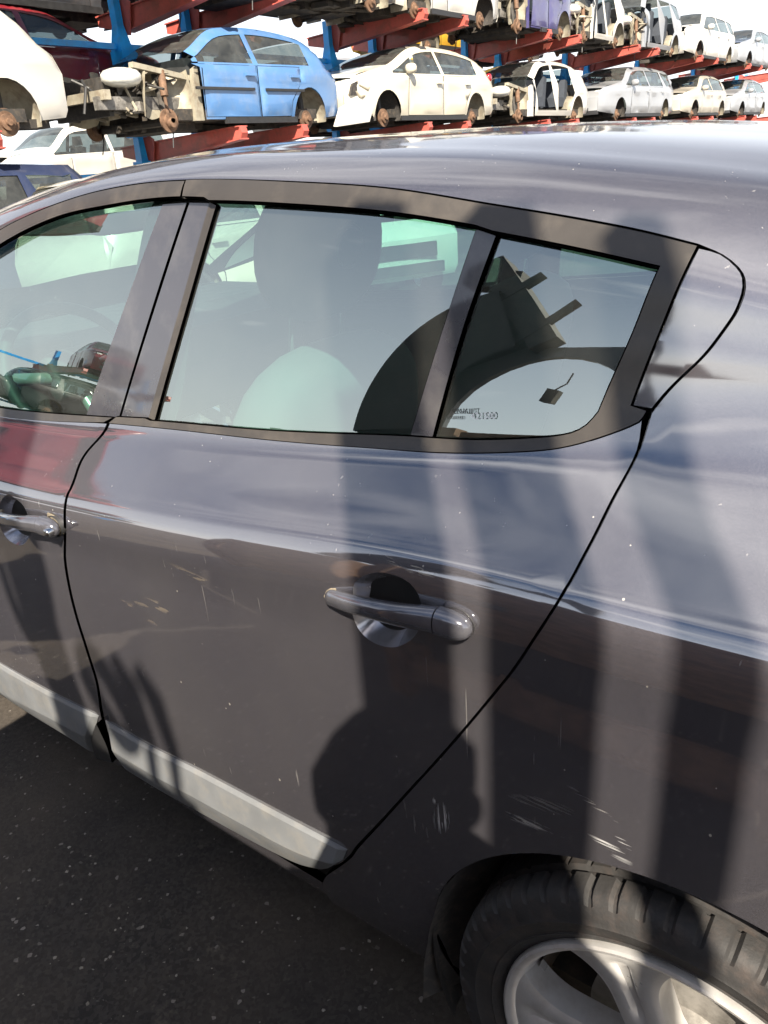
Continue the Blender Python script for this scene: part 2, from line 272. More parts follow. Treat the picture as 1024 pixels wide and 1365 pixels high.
LOOPS={"rear_door":[[-1.0615,1.0597,1],[-0.7728,1.0568],[-0.4712,1.0532],[-0.3708,1.0489],[-0.2642,1.0497],[-0.2163,1.0534],[-0.1738,1.0645],[-0.1436,1.0786],[-0.1327,1.0874,1],[-0.1314,1.0521],[-0.1421,1.0029],[-0.1481,0.9542],[-0.1564,0.8997],[-0.1868,0.836],[-0.2354,0.7561],[-0.2967,0.6604],[-0.3777,0.5392],[-0.4821,0.3823,1],[-0.5008,0.3484],[-0.5331,0.3042],[-0.5935,0.2493,1],[-0.7278,0.22],[-1.0602,0.1796],[-1.1853,0.1783,1],[-1.1431,0.342,1],[-1.1086,0.4541],[-1.1037,0.5445],[-1.103,0.6272],[-1.0969,0.7065],[-1.0817,0.7835],[-1.0419,0.8625],[-1.0468,0.9234],[-1.08,0.9908]],"front_edge":[[-1.0718,1.0579],[-1.0875,0.9901],[-1.0539,0.9225],[-1.0504,0.8612],[-1.0909,0.7815],[-1.1064,0.704],[-1.113,0.624],[-1.114,0.5406],[-1.1194,0.4491],[-1.1569,0.3374]],"front_strip_top":[[-1.5861,0.3048],[-1.3724,0.3138],[-1.157,0.3352]],"front_strip_bot":[[-1.75,0.1242],[-1.5531,0.1157],[-1.3804,0.1451],[-1.2929,0.1416]],"front_trim_low":[[-1.4476,1.0463],[-1.277,1.0549],[-1.08,1.0603]],"rear_trim":[[-0.8941,1.3702,1],[-0.6694,1.3781],[-0.5222,1.38],[-0.3626,1.3758],[-0.237,1.3762],[-0.1677,1.3758],[-0.1076,1.3731,1],[-0.1465,1.1016,1],[-0.1293,1.0949,1],[-0.1349,1.0821],[-0.1738,1.0645],[-0.2163,1.0534],[-0.2642,1.0497],[-0.3708,1.0489],[-0.4959,1.0524],[-0.7728,1.0568],[-1.0637,1.0596,1],[-1.0437,1.0711,1],[-0.9601,1.0718,1],[-0.9472,1.0687,1],[-0.695,1.0683],[-0.4748,1.0688],[-0.42,1.068,1],[-0.3893,1.0665,1],[-0.3191,1.0638],[-0.2428,1.0646],[-0.2057,1.0688],[-0.1896,1.0778],[-0.1791,1.0938,1],[-0.1561,1.2115],[-0.1364,1.3397,1],[-0.2278,1.3423],[-0.3329,1.3437,1],[-0.3582,1.3474,1],[-0.509,1.3482],[-0.6689,1.3457],[-0.8266,1.3401,1],[-0.8382,1.3438,1],[-0.8897,1.3439,1]],"front_trim_top":[[-0.8968,1.3686,1],[-1.0351,1.3681],[-1.165,1.3674],[-1.3074,1.3619],[-1.4668,1.3562]],"front_trim_in":[[-1.4551,1.3295],[-1.3319,1.3373],[-1.2202,1.3422],[-1.0848,1.3414],[-0.9571,1.3429,1]],"front_trim_in_end":[[-0.8951,1.3439,1]],"pillar_front":[[-0.9551,1.3428,1],[-0.8951,1.3439,1],[-0.9616,1.2205],[-1.0457,1.0697,1],[-1.1467,1.0708,1],[-1.0387,1.2213]],"pillar_rear":[[-0.8878,1.3439,1],[-0.8382,1.3438,1],[-0.8882,1.221],[-0.9599,1.0706,1],[-1.039,1.0699,1],[-0.9536,1.2205]],"pillar_rubber":[[-0.8386,1.3449,1],[-0.8235,1.3413,1],[-0.8747,1.2167],[-0.9429,1.0676,1],[-0.9596,1.0694,1],[-0.8882,1.221]],"glass_rear":[[-0.8351,1.345,1],[-0.6703,1.3498],[-0.5103,1.3522],[-0.3531,1.3513,1],[-0.4126,1.0653,1],[-0.607,1.0649],[-0.9568,1.0657,1]],"bar":[[-0.3597,1.3491,1],[-0.3324,1.3458,1],[-0.3619,1.2114],[-0.3878,1.0647,1],[-0.4208,1.0661,1],[-0.3894,1.2097]],"glass_fixed":[[-0.3399,1.3475,1],[-0.2288,1.3472],[-0.1322,1.3462,1],[-0.1752,1.09],[-0.1863,1.0735],[-0.203,1.0639],[-0.2417,1.0596],[-0.3181,1.0593],[-0.3941,1.0628,1]],"glass_front":[[-0.9471,1.3469,1],[-1.0872,1.3472],[-1.223,1.3485],[-1.3345,1.3438],[-1.4571,1.3362]],"glass_front_bot":[[-1.455,1.062],[-1.1504,1.0652,1]],"insert":[[-0.1049,1.3711,1],[-0.0844,1.3693],[-0.0674,1.3585],[-0.0597,1.3469],[-0.0572,1.3236],[-0.0632,1.2738],[-0.0861,1.1899],[-0.1245,1.0989,1],[-0.1435,1.1026,1]],"insert_out":[[-0.1074,1.3722,1],[-0.084,1.3707],[-0.0667,1.3601],[-0.0584,1.3473],[-0.0558,1.3235],[-0.0621,1.2727],[-0.085,1.1886],[-0.1262,1.095,1]],"body_edge":[[-0.1289,1.0875],[-0.1276,1.0522],[-0.1383,1.0033],[-0.1444,0.9548],[-0.1526,0.9006],[-0.1825,0.8374],[-0.2305,0.7579],[-0.2911,0.6628],[-0.3711,0.5426],[-0.4745,0.3838]],"strip_rear":[[-1.1526,0.3288,1],[-0.8622,0.3477],[-0.6698,0.3566],[-0.5024,0.3618,1],[-0.5008,0.3484],[-0.5336,0.3019],[-0.5935,0.2493],[-0.7278,0.22],[-1.0602,0.1796],[-1.1615,0.1742,1],[-1.1544,0.1988],[-1.1392,0.2949]],"strip_rear_mid":[[-1.1487,0.2772],[-1.105,0.254],[-0.8043,0.2852],[-0.5999,0.3005],[-0.5034,0.3502]],"strip_front_mid":[[-1.6873,0.1894],[-1.3552,0.235],[-1.2154,0.2498]],"cap":[[-1.1581,0.3282,1],[-1.2214,0.249,1],[-1.2713,0.1573,1],[-1.1787,0.2021,1],[-1.1572,0.2619]],"arch":[[-0.3806,0.1729],[-0.3433,0.4368],[-0.2968,0.4956],[-0.2581,0.5329],[-0.1947,0.5717],[-0.1181,0.6004],[-0.0707,0.6042],[-0.0267,0.6004],[0.0184,0.5986],[0.0677,0.5932]],"sill_low":[[-1.3007,0.1534],[-1.0385,0.1568],[-0.8783,0.1558],[-0.578,0.1779],[-0.3815,0.1692]],"sr_top":[[-1.1422,0.3339],[-0.9978,0.3355],[-0.8622,0.3477],[-0.6698,0.3566],[-0.569,0.3601],[-0.5024,0.3618]],"sr_mid":[[-1.1462,0.2676],[-1.0283,0.2694],[-0.8882,0.2807],[-0.7448,0.2895],[-0.5988,0.3051],[-0.5127,0.3348]],"sr_bot":[[-1.1645,0.1809],[-1.0564,0.1853],[-0.8789,0.2062],[-0.7265,0.2233],[-0.6335,0.2408],[-0.5623,0.274]],"sf_top":[[-1.5861,0.3048],[-1.3724,0.3138],[-1.1645,0.3358]],"sf_mid":[[-1.6873,0.1894],[-1.441,0.2291],[-1.2193,0.2569]],"sf_bot":[[-1.3026,0.1441]],"gut":[[-0.8886,1.3701,1],[-0.6694,1.3781],[-0.5222,1.38],[-0.3626,1.3758],[-0.237,1.3762],[-0.1677,1.3758],[-0.109,1.3727,1]],"cup_r":[[-0.4189,0.8425],[-0.4141,0.8607],[-0.4,0.873],[-0.3793,0.8815],[-0.3533,0.8825],[-0.3328,0.8774],[-0.32,0.8655],[-0.3168,0.8484],[-0.3219,0.8246],[-0.3381,0.8019],[-0.3654,0.7839],[-0.3943,0.7813],[-0.4168,0.7927],[-0.4247,0.8147]],"cup_f":[[-1.3043,0.8012],[-1.2666,0.8611],[-1.2361,0.8873],[-1.2087,0.8839],[-1.1776,0.8717],[-1.1705,0.8483],[-1.177,0.8206],[-1.2052,0.791],[-1.2426,0.7663],[-1.2816,0.766],[-1.3011,0.7796]],"hr":[[-0.4664,0.8361],[-0.4189,0.8425],[-0.3619,0.8436],[-0.2939,0.8437],[-0.2526,0.8372],[-0.458,0.8291],[-0.2936,0.8467]],"hf":[[-1.0973,0.8401],[-1.2887,0.8238],[-1.1461,0.8461]],"feats":[[-0.8294,0.7288],[-0.601,0.852],[-0.3118,0.5251],[-0.082,0.6354],[-0.4673,0.8435],[-0.2711,0.9184],[-0.2686,1.0602]]}
HANDLE=[[-0.4654, -0.012, 0.8927], [-0.4463, -0.018, 0.8982], [-0.4199, -0.025, 0.9032], [-0.3763, -0.032, 0.9117], [-0.3369, -0.034, 0.9168], [-0.3088, -0.03, 0.9194], [-0.2886, -0.026, 0.9196]]
ETCH=[["RENAULT", [-0.36776144171360053, 1.096726618878714], 0.009, "etch_black"], ["43R-001583", [-0.37505434556338474, 1.0890175370409103], 0.0055, "etch_black"], ["421500", [-0.3380961774793506, 1.0886148856586353], 0.0115, "etch_white"]]
# ------------------------------------------------------------------ object helpers
def thing(name,label,cat,loc=(0,0,0),rz=0,group=None,kind=None,parent=None):
    o=bpy.data.objects.new(name,None); COL.objects.link(o); o.location=loc; o.rotation_euler=(0,0,rz); o.empty_display_size=.2
    if label: o['label']=label
    if cat: o['category']=cat
    if group: o['group']=group
    if kind: o['kind']=kind
    return o
def mesh_obj(name,verts,faces,mat,parent=None,smooth=False,normals=None,angle=None):
    me=bpy.data.meshes.new(name); me.from_pydata([tuple(map(float,v)) for v in verts],[],[tuple(map(int,f)) for f in faces]); me.update()
    if mat: me.materials.append(MATS[mat])
    if smooth or normals is not None: me.polygons.foreach_set('use_smooth',[True]*len(me.polygons))
    if normals is not None: me.normals_split_custom_set_from_vertices([tuple(map(float,q)) for q in normals])
    elif angle is not None:
        me.polygons.foreach_set('use_smooth',[True]*len(me.polygons)); me.set_sharp_from_angle(angle=R(angle))
    o=bpy.data.objects.new(name,me); COL.objects.link(o)
    if parent: o.parent=parent
    return o
class MB:
    """collects simple solids into one mesh"""
    def __init__(s): s.v=[]; s.f=[]
    def add(s,V,F):
        b=len(s.v); s.v+= [tuple(q) for q in V]; s.f+=[tuple(i+b for i in f) for f in F]; return s
    def box(s,c,d,rot=None,taper=1.0):
        V=[]
        for z in (-1,1):
            k=taper if z>0 else 1
            for x,y in ((-1,-1),(1,-1),(1,1),(-1,1)): V.append(Vector((x*d[0]/2*k,y*d[1]/2*k,z*d[2]/2)))
        if rot is not None: V=[rot@q for q in V]
        V=[q+Vector(c) for q in V]
        return s.add(V,[(3,2,1,0),(4,5,6,7),(0,1,5,4),(1,2,6,5),(2,3,7,6),(3,0,4,7)])
    def tube(s,pts,r,n=8,closed=False):
        pts=[Vector(p) for p in pts]; rs=r if isinstance(r,(list,tuple)) else [r]*len(pts); rings=[]; up=None; m=len(pts)
        for i,p in enumerate(pts):
            a=pts[(i-1)%m] if (closed or i>0) else p; b=pts[(i+1)%m] if (closed or i<m-1) else p
            d=(b-a).normalized()
            if up is None: up=Vector((0,0,1)) if abs(d.z)<.9 else Vector((1,0,0))
            sx=d.cross(up).normalized(); up=sx.cross(d).normalized()
            rings.append([p+sx*rs[i]*math.cos(2*math.pi*k/n)+up*rs[i]*math.sin(2*math.pi*k/n) for k in range(n)])
        V=[q for r_ in rings for q in r_]; F=[]
        for i in range(m if closed else m-1):
            j=(i+1)%m
            for k in range(n): F.append((i*n+k,i*n+(k+1)%n,j*n+(k+1)%n,j*n+k))
        if not closed: F+= [tuple(range(n))[::-1],tuple((m-1)*n+k for k in range(n))]
        return s.add(V,F)
    def lathe(s,prof,c,axis='Y',n=24,a0=0,a1=2*math.pi,cap=False):
        """prof: (radius, along axis)"""
        full=abs(a1-a0-2*math.pi)<1e-6; m=n if full else n+1; V=[]
        for i in range(m):
            a=a0+(a1-a0)*i/n; ca,sa=math.cos(a),math.sin(a)
            for r,h in prof:
                q=(r*ca,h,r*sa) if axis=='Y' else ((h,r*ca,r*sa) if axis=='X' else (r*ca,r*sa,h))
                V.append((q[0]+c[0],q[1]+c[1],q[2]+c[2]))
        k=len(prof); F=[]
        for i in range(n):
            j=(i+1)%m
            for t in range(k-1): F.append((i*k+t,j*k+t,j*k+t+1,i*k+t+1))
        return s.add(V,F)
    def prism(s,poly,y0,y1,ax='Y'):
        n=len(poly); V=[]
        for y in (y0,y1):
            for a,b in poly: V.append((a,y,b) if ax=='Y' else ((y,a,b) if ax=='X' else (a,b,y)))
        F=[tuple(range(n)),tuple(range(n,2*n))[::-1]]+[(i,i+n,(i+1)%n+n,(i+1)%n) for i in range(n)]
        return s.add(V,F)
    def build(s,name,mat,parent=None,angle=None,smooth=False):
        o=mesh_obj(name,s.v,s.f,mat,parent,smooth=smooth)
        bm=bmesh.new(); bm.from_mesh(o.data); bmesh.ops.recalc_face_normals(bm,faces=bm.faces); bm.to_mesh(o.data); bm.free()
        if angle is not None:
            o.data.polygons.foreach_set('use_smooth',[True]*len(o.data.polygons)); o.data.set_sharp_from_angle(angle=R(angle))
        return o
def copy_tree(o,parent=None):
    c=o.copy(); COL.objects.link(c)
    if parent is not None: c.parent=parent
    for ch in list(o.children): copy_tree(ch,c)
    return c
def crom(L,step):
    """points (a,b[,corner]) of a closed outline -> dense outline, smooth between corners"""
    n=len(L); P=np.array([q[:2] for q in L],float); cor=[len(q)>2 for q in L]; out=[]
    for i in range(n):
        p0,p1,p2,p3=P[i-1],P[i],P[(i+1)%n],P[(i+2)%n]; d=np.linalg.norm(p2-p1); m=max(1,int(math.ceil(d/step)))
        c1,c2=cor[i],cor[(i+1)%n]
        t1=(p2-p1) if c1 else (p2-p0)*d/max(1e-9,np.linalg.norm(p1-p0)+d)
        t2=(p2-p1) if c2 else (p3-p1)*d/max(1e-9,np.linalg.norm(p3-p2)+d)
        for k in range(m):
            s=k/m; out.append(p1*(1+2*s)*(1-s)**2+t1*s*(1-s)**2+p2*s*s*(3-2*s)+t2*s*s*(s-1))
    return np.array(out)
def inside(P,loop):
    x,y=P[:,0],P[:,1]; r=np.zeros(len(P),bool); a=loop; b=np.roll(loop,-1,axis=0)
    for (x1,y1),(x2,y2) in zip(a,b):
        c=(y1>y)!=(y2>y)
        if c.any():
            xi=x1+(y-y1)*(x2-x1)/(y2-y1 if y2!=y1 else 1e-12); r^=c&(x<xi)
    return r
def fill(loops,grid,margin):
    """triangulate the region inside loops (even-odd) with interior grid points"""
    ins=np.zeros(len(grid),bool)
    for l in loops: ins^=inside(grid,l)
    g=grid[ins]
    B=np.concatenate(loops)
    if len(g):
        keep=np.ones(len(g),bool)
        for i in range(0,len(g),2000):
            d=np.min(((g[i:i+2000,None,:]-B[None,:,:])**2).sum(2),axis=1); keep[i:i+2000]=d>margin**2
        g=g[keep]
    V=[Vector(q) for q in B]+[Vector(q) for q in g]; E=[]; b=0
    for l in loops:
        n=len(l); E+=[(b+i,b+(i+1)%n) for i in range(n)]; b+=n
    rv,re,rf,ov,oe,of=delaunay_2d_cdt(V,E,[],0,1e-7)
    P=np.array([tuple(q) for q in rv]); T=np.array([f for f in rf if len(f)==3])
    c=P[T].mean(1); k=np.zeros(len(T),bool)
    for l in loops: k^=inside(c,l)
    # map the loop points to the output vertices
    inv={}
    for i,o_ in enumerate(ov):
        for j in o_: inv[j]=i
    lo=[]; b=0
    for l in loops: lo.append([inv[b+i] for i in range(len(l))]); b+=len(l)
    return P,T[k],lo
GXS=np.arange(-3.4,.73,.03); 
GTS=np.unique(np.round(np.concatenate([np.arange(0,TK[-1],.032),np.arange(TK[6]-.012,TK[8]+.03,.0065)]),4))
GRID=np.stack(np.meshgrid(GXS,GTS,indexing='ij'),-1).reshape(-1,2)
def panel(name,loops,mat,parent,off=0.0,depth=.014,bev=.0016,surf=None,far=None,grid=True,step=.012,thin=False):
    """a pressed panel of the body surface bounded by outlines in (x,t): bevelled edge and a return flange; far: parent of the mirrored twin"""
    SF,NF=surf or (S,N)
    LL=[crom(l,step) for l in loops]
    g=GRID
    lo,hi=LL[0].min(0),LL[0].max(0); g=g[(g[:,0]>lo[0])&(g[:,0]<hi[0])&(g[:,1]>lo[1])&(g[:,1]<hi[1])] if grid else np.zeros((0,2))
    P,T,rings=fill(LL,g,.009)
    x,t=P[:,0],np.clip(P[:,1],0,TK[-1]); p3=SF(x,t); nn=NF(x,np.clip(t,2e-4,TK[-1]-2e-4)); p3=p3+nn*off
    # consistent winding along the outward normal
    tri=p3[T]; fn=np.cross(tri[:,1]-tri[:,0],tri[:,2]-tri[:,0]); fl=np.einsum('ij,ij->i',fn,nn[T].mean(1))<0; T[fl]=T[fl][:,::-1]
    V=[p3]; NN=[nn]; F=[tuple(f) for f in T]; base=len(p3)
    if not thin:
        for ring,l in zip(rings[:1],LL[:1]):
            q=p3[ring]; n_=nn[ring]; tan=np.roll(q,-1,0)-np.roll(q,1,0); tan/=np.linalg.norm(tan,axis=1)[:,None]+1e-12
            out=np.cross(tan,n_); out/=np.linalg.norm(out,axis=1)[:,None]+1e-12
            mid=l+np.roll(l,-1,0)*0
            # point outwards: test against the filled side
            area=0.5*np.sum(l[:,0]*np.roll(l[:,1],-1)-np.roll(l[:,0],-1)*l[:,1])
            e=.5*(l+np.roll(l,-1,0)); 
            i0=0; k=len(ring)
            test=q+out*.002
            # sign from the first triangle that uses ring[0], ring[1]
            sg=1
            for f in T:
                s_=set(f)
                if ring[0] in s_ and ring[1] in s_:
                    c=[v for v in f if v not in (ring[0],ring[1])][0]
                    if np.dot(p3[c]-q[0],out[0])>0: sg=-1
                    break
            out=out*sg
            r1=q+out*bev-n_*bev; r2=r1-n_*depth
            m=len(ring); V+=[r1,r2,r2-out*.012]; NN+=[out*.9+n_*.3,out,-n_]
            b1=base; b2=base+m; b3=base+2*m
            for i in range(m):
                j=(i+1)%m
                for A,B in ((ring,None),):
                    a0,a1=ring[i],ring[j]
                    fs=[(a0,a1,b1+j,b1+i),(b1+i,b1+j,b2+j,b2+i),(b2+i,b2+j,b3+j,b3+i)]
                    F+=fs if sg>0 else [f[::-1] for f in fs]
            base+=3*m
    V=np.concatenate(V); NN=np.concatenate(NN); NN/=np.linalg.norm(NN,axis=1)[:,None]+1e-12
    # outward faces
    o=mesh_obj(name,V,F,mat,parent,normals=NN)
    if far is not None:
        V2=V.copy(); V2[:,1]=2*CY-V2[:,1]; N2=NN.copy(); N2[:,1]*=-1
        mesh_obj(name,V2,[f[::-1] for f in F],mat,far,normals=N2)
    return o
CY=.90
# ------------------------------------------------------------------ the parked hatchback
car=thing('hatchback','dark grey metallic hatchback with scratched rear door, filling the foreground','car',(0,0,0))
def tz(x,z):
    """parameter t of the flank at height z"""
    lo,hi=0.0,float(TK[13])
    for _ in range(40):
        m=.5*(lo+hi)
        if S(x,m)[0][2]<z: lo=m
        else: hi=m
    return .5*(lo+hi)
def arcpts(cx,cz,r,a0,a1,n):
    return [(cx+r*math.cos(a),tz(cx+r*math.cos(a),cz+r*math.sin(a))) for a in np.linspace(R(a0),R(a1),n)]
T=lambda k:float(TK[k])
part=lambda nm: (lambda e:(setattr(e,'parent',car),e)[1])(thing(nm,None,None))
# --- doors: outer skin is the part; glass, trims, handle are its sub-parts
Ld=LOOPS
hole_r=[Ld['cup_r']]
rear_door=panel('rear_door',[Ld['rear_door'],Ld['cup_r']],'grey_metallic_paint',car)
fd_edge=Ld['front_edge']
XF=-2.07
front_loop=[(q[0],q[1])+((1,) if i in (0,len(fd_edge)-1) else ()) for i,q in enumerate(fd_edge)]
front_loop+=[(-1.185,.1783,1),(-1.6,.165),(XF+.03,.165,1),(XF-.01,.40),(XF,.8),(XF-.02,1.02,1)]+[(-1.8,1.052),(-1.455,1.0545)]
cupf=Ld['cup_f']
front_door=panel('front_door',[front_loop,cupf],'grey_metallic_paint',car)
far=part('body_flank')
# mirrored flank for the far side, one pressing per door
panel('rear_door',[Ld['rear_door']],'grey_metallic_paint',far); o=far.children[-1]
def flip(o):
    me=o.data; n=len(me.vertices); c=np.zeros(n*3); me.vertices.foreach_get('co',c); c=c.reshape(-1,3); c[:,1]=2*CY-c[:,1]; me.vertices.foreach_set('co',c.ravel())
    me.flip_normals(); me.update()
    for p in me.polygons: p.use_smooth=True
def far_panel(name,loops,mat,**k):
    o=panel(name,loops,mat,far,thin=True,**k)
    me=o.data; V=np.array([v.co[:] for v in me.vertices]); F=[tuple(p.vertices)[::-1] for p in me.polygons]
    SF,NF=k.get('surf') or (S,N)
    V[:,1]=2*CY-V[:,1]; bpy.data.objects.remove(o)
    return mesh_obj(name,V,F,mat,far,smooth=True)
bpy.data.objects.remove(o)
far_panel('rear_door',[Ld['rear_door']],'grey_metallic_paint'); far_panel('front_door',[front_loop],'grey_metallic_paint')
def dual(name,loops,mat,parent,**k):
    o=panel(name,loops,mat,parent,**k)
    for q_ in ('depth','bev','thin'): k.pop(q_,None)
    far_panel(name,loops,mat,**k); return o
# --- body side with roof: one pressing from the sill tip to the centre line of the roof
be=Ld['body_edge']; io=Ld['insert_out']; gut=Ld['gut']
arch=[q for q in Ld['arch'] if q[0]<.02]
loop=[(be[-1][0],be[-1][1]),(-.497,.345),(-.53,.30),(-.575,.24),(-.60,.19,1),(-.60,.105,1),(-.40,.098,1)]
loop=[q for q in loop]
arc=arcpts(.0,.312,.352,198,348,44)
loop+=[(-.372,.118,1)]+[(x,t) for x,t in arcpts(.0,.312,.352,199,0,40)][:-1]+[(.352,tz(.352,.30),1)]
loop+=[(.36,.10,1),(.66,.12,1),(.70,.6),(.70,1.0),(.69,1.35),(.66,T(14)+.03,1),(.42,T(15)-.05),(.25,T(15),1),(.20,T(17),1)]
loop+=[(-1.66,T(17),1),(-1.72,T(16),),(-1.82,T(15)),(-2.0,T(14)+.04),(-2.42,T(14)-.02,1),(-2.42,T(13)+.008,1),(-1.9,1.362)]
loop+=[(q[0],q[1]+.0045) for q in reversed(Ld['front_trim_top'])]+[(q[0],q[1]+.004) for q in gut[1:-1]]+[(gut[-1][0]+.002,gut[-1][1]+.004,1)]
loop+=[(q[0]+.002,q[1]) for q in io[1:-1]]+[(io[-1][0]+.003,io[-1][1]-.003,1)]+[(q[0],q[1]) for q in be[1:-1]]
body=panel('body_side',[loop],'grey_metallic_paint',car,depth=.012,bev=.0011)
far_panel('body_side',[loop],'grey_metallic_paint')
dual('quarter_insert',[Ld['insert']],'grey_metallic_paint',body,off=.0005,depth=.01,bev=.0009)
# sill under the doors
sill=[(-.60,.185,1),(-.60,.105,1),(-1.3,.100),(-2.06,.098,1),(-2.06,.20,1),(-1.3,.20)]
dual('sill',[sill],'grey_metallic_paint',car,off=-.006,depth=.02)
# front wing, bonnet side
wing=[(XF-.005,.165,1),(XF-.05,.40),(XF-.03,.8),(XF-.05,1.03),(-2.42,1.05),(-2.44,T(12)),(-3.35,T(12),1),(-3.38,.5),(-3.36,.14,1),(-3.0,.13,1)]+arcpts(-2.64,.30,.355,-8,188,34)[::-1]+[(-2.27,.15,1)]
wing=[(XF-.005,.165,1),(XF-.05,.40),(XF-.03,.8),(XF-.05,1.03),(-2.42,1.05),(-2.44,T(12)),(-3.35,T(12),1),(-3.38,.5),(-3.36,.14,1),(-3.02,.13,1)]+[(x,t) for x,t in arcpts(-2.64,.30,.355,192,-8,30)]+[(-2.27,.13,1)]
dual('front_wing',[wing],'grey_metallic_paint',car)
bon=[(-3.36,T(12)+.01,1),(-2.5,T(12)+.01),(-2.46,T(13)),(-2.58,T(17),1),(-3.38,T(17),1)]
dual('bonnet',[bon],'grey_metallic_paint',car)
ws=[(-2.44,T(13)+.02,1),(-1.98,T(14)+.05),(-1.80,T(15)+.01),(-1.70,T(16)),(-1.65,T(17),1),(-2.57,T(17),1),(-2.50,T(15))]
dual('windscreen',[ws],'clear_glass',car,off=-.004,thin=True)
rs=[(.24,T(17),1),(.28,T(15)+.02,1),(.45,T(15)-.03),(.655,T(14)+.05,1),(.66,T(17),1)]
dual('rear_window',[rs],'clear_glass',car,off=-.004,thin=True)
# closing panels front and rear
for xx,nm,sg in ((.70,'tailgate',1),(-3.37,'front_bumper',-1)):
    ts=np.linspace(.1,T(17),40); p=S(np.full(40,xx),ts); V=[];F=[]
    m=MB(); 
    for a in p: V+= [(xx,a[1],a[2]),(xx+sg*.05*(1 if a[2]<.8 else .2),a[1]*.5+.45,a[2]),(xx+sg*.05*(1 if a[2]<.8 else .2),2*CY-(a[1]*.5+.45),a[2]),(xx,2*CY-a[1],a[2])]
    for i in range(39):
        for j in range(3): F.append((i*4+j,i*4+j+1,i*4+j+5,i*4+j+4))
    mesh_obj(nm,V,F,'grey_metallic_paint',car,smooth=True)
# --- inner black shell seen in the shut lines, door cards
inner=[(-.40,.12,1),(-2.1,.12,1),(-2.1,1.03,1),(-.08,1.035,1),(-.09,.86),(-.385,.40),(-.44,.2)]
dual('door_seal',[inner],'black_rubber',car,off=-.020,thin=True)
pil=[(-.20,1.02,1),(-.02,1.02),(.06,1.2),(.02,1.36,1),(-.09,1.385),(-.12,1.05)]
dual('pillar_lining',[pil],'black_rubber',car,off=-.022,thin=True)
rail=[(-.93,1.03,1),(-1.14,1.03,1),(-.99,1.385,1),(-.84,1.385,1)]
dual('pillar_post',[rail],'black_rubber',car,off=-.028,thin=True)
hl=[(-1.70,T(17),1),(-1.85,T(15)),(-2.3,T(13)+.02,1),(-1.0,T(13)-.005),(-.1,T(13)-.005),(.1,T(13)-.02,1),(.5,T(14),1),(.22,T(15)+.02),(.2,T(17),1)]
dual('headliner',[hl],'headliner',car,off=-.03,thin=True)
# --- window frames and pillar covers
tr=Ld['rear_trim']
rt=dual('window_frame',[tr],'window_trim',rear_door,off=.0015,depth=.006,bev=.0022)
fto,fti=Ld['front_trim_top'],Ld['front_trim_in']
ft=[(q[0],q[1])+((1,) if i==0 else ()) for i,q in enumerate(fto)]+[(-1.75,1.345),(-2.2,1.30,1),(-2.15,1.24,1),(-1.75,1.310)]+[(q[0],q[1]) for q in fti[:-1]]+[(fti[-1][0],fti[-1][1],1),tuple(Ld['front_trim_in_end'][0])+(1,)]
dual('window_frame',[ft],'window_trim',front_door,off=.0015,depth=.006,bev=.0022)
ftl=Ld['front_trim_low']
fbl=[(ftl[2][0],ftl[2][1],1),(ftl[0][0],ftl[0][1]),(-2.1,1.045,1),(-2.1,1.075,1),(-1.455,1.0655),(-1.1503,1.069),(-1.056,1.0695,1)]
dual('waist_strip',[fbl],'window_trim',front_door,off=.0015,depth=.006,bev=.0022)
dual('pillar_cover',[Ld['pillar_front']],'pillar_film',front_door,off=.002,depth=.012,bev=.0015,surf=(GS,NG))
dual('pillar_cover',[Ld['pillar_rear']],'pillar_film',rear_door,off=.002,depth=.012,bev=.0015,surf=(GS,NG))
dual('glass_channel',[Ld['pillar_rubber']],'window_trim',rear_door,off=.0035,depth=.008,bev=.002,surf=(GS,NG))
dual('division_bar',[Ld['bar']],'pillar_film',rear_door,off=.004,depth=.010,bev=.002,surf=(GS,NG))
# --- glazing
dual('window_glass',[Ld['glass_rear']],'green_tinted_glass',rear_door,off=-.0015,thin=True,surf=(GS,NG))
dual('quarter_glass',[Ld['glass_fixed']],'green_tinted_glass',rear_door,off=-.002,thin=True,surf=(GS,NG))
gf=[(q[0],q[1])+((1,) if i==0 else ()) for i,q in enumerate(Ld['glass_front'])]+[(-1.75,1.315),(-2.17,1.25,1),(-2.05,1.062,1),(Ld['glass_front_bot'][0][0],1.060),(-1.1503,1.0600,1)]
dual('window_glass',[gf],'green_tinted_glass',front_door,off=-.0015,thin=True,surf=(GS,NG))
# --- grey rubbing strips: two-faced mouldings along the foot of the doors
def strip(name,top,midl,bot,parent,n=90):
    """each line: points (x,t) front to rear; the fold (mid) stands proudest"""
    def rs(L):
        L=np.array([q[:2] for q in L],float); d=np.concatenate([[0],np.cumsum(np.hypot(*np.diff(L,axis=0).T))]); u=np.linspace(0,d[-1],n)
        P=np.stack([pch(d,L[:,0])(u),pch(d,L[:,1])(u)],1); return P
    A,M,B=rs(top),rs(midl),rs(bot); rows=[]
    for f,h in ((0,-.012),(0,.003),(.08,.007),(.5,.0125),(.90,.0175),(.97,.0185)): rows.append((A*(1-f)+M*f,h))
    for f,h in ((.03,.0180),(.25,.0155),(.85,.0085),(.96,.0065),(1,.003),(1,-.02)): rows.append((M*(1-f)+B*f,h))
    V=[];k=len(rows)
    for i in range(n):
        e=min(1,min(i,n-1-i)/3+.25)
        for P,h in rows:
            p=S(P[i:i+1,0],P[i:i+1,1])+N(P[i:i+1,0],P[i:i+1,1])*(h*e if h>0 else h); V.append(p[0])
    F=[(i*k+j,i*k+j+1,(i+1)*k+j+1,(i+1)*k+j) for i in range(n-1) for j in range(k-1)]
    F+=[tuple(range(k)),tuple((n-1)*k+j for j in range(k))[::-1]]
    return MB().add(V,F).build(name,'grey_plastic',parent,angle=16)
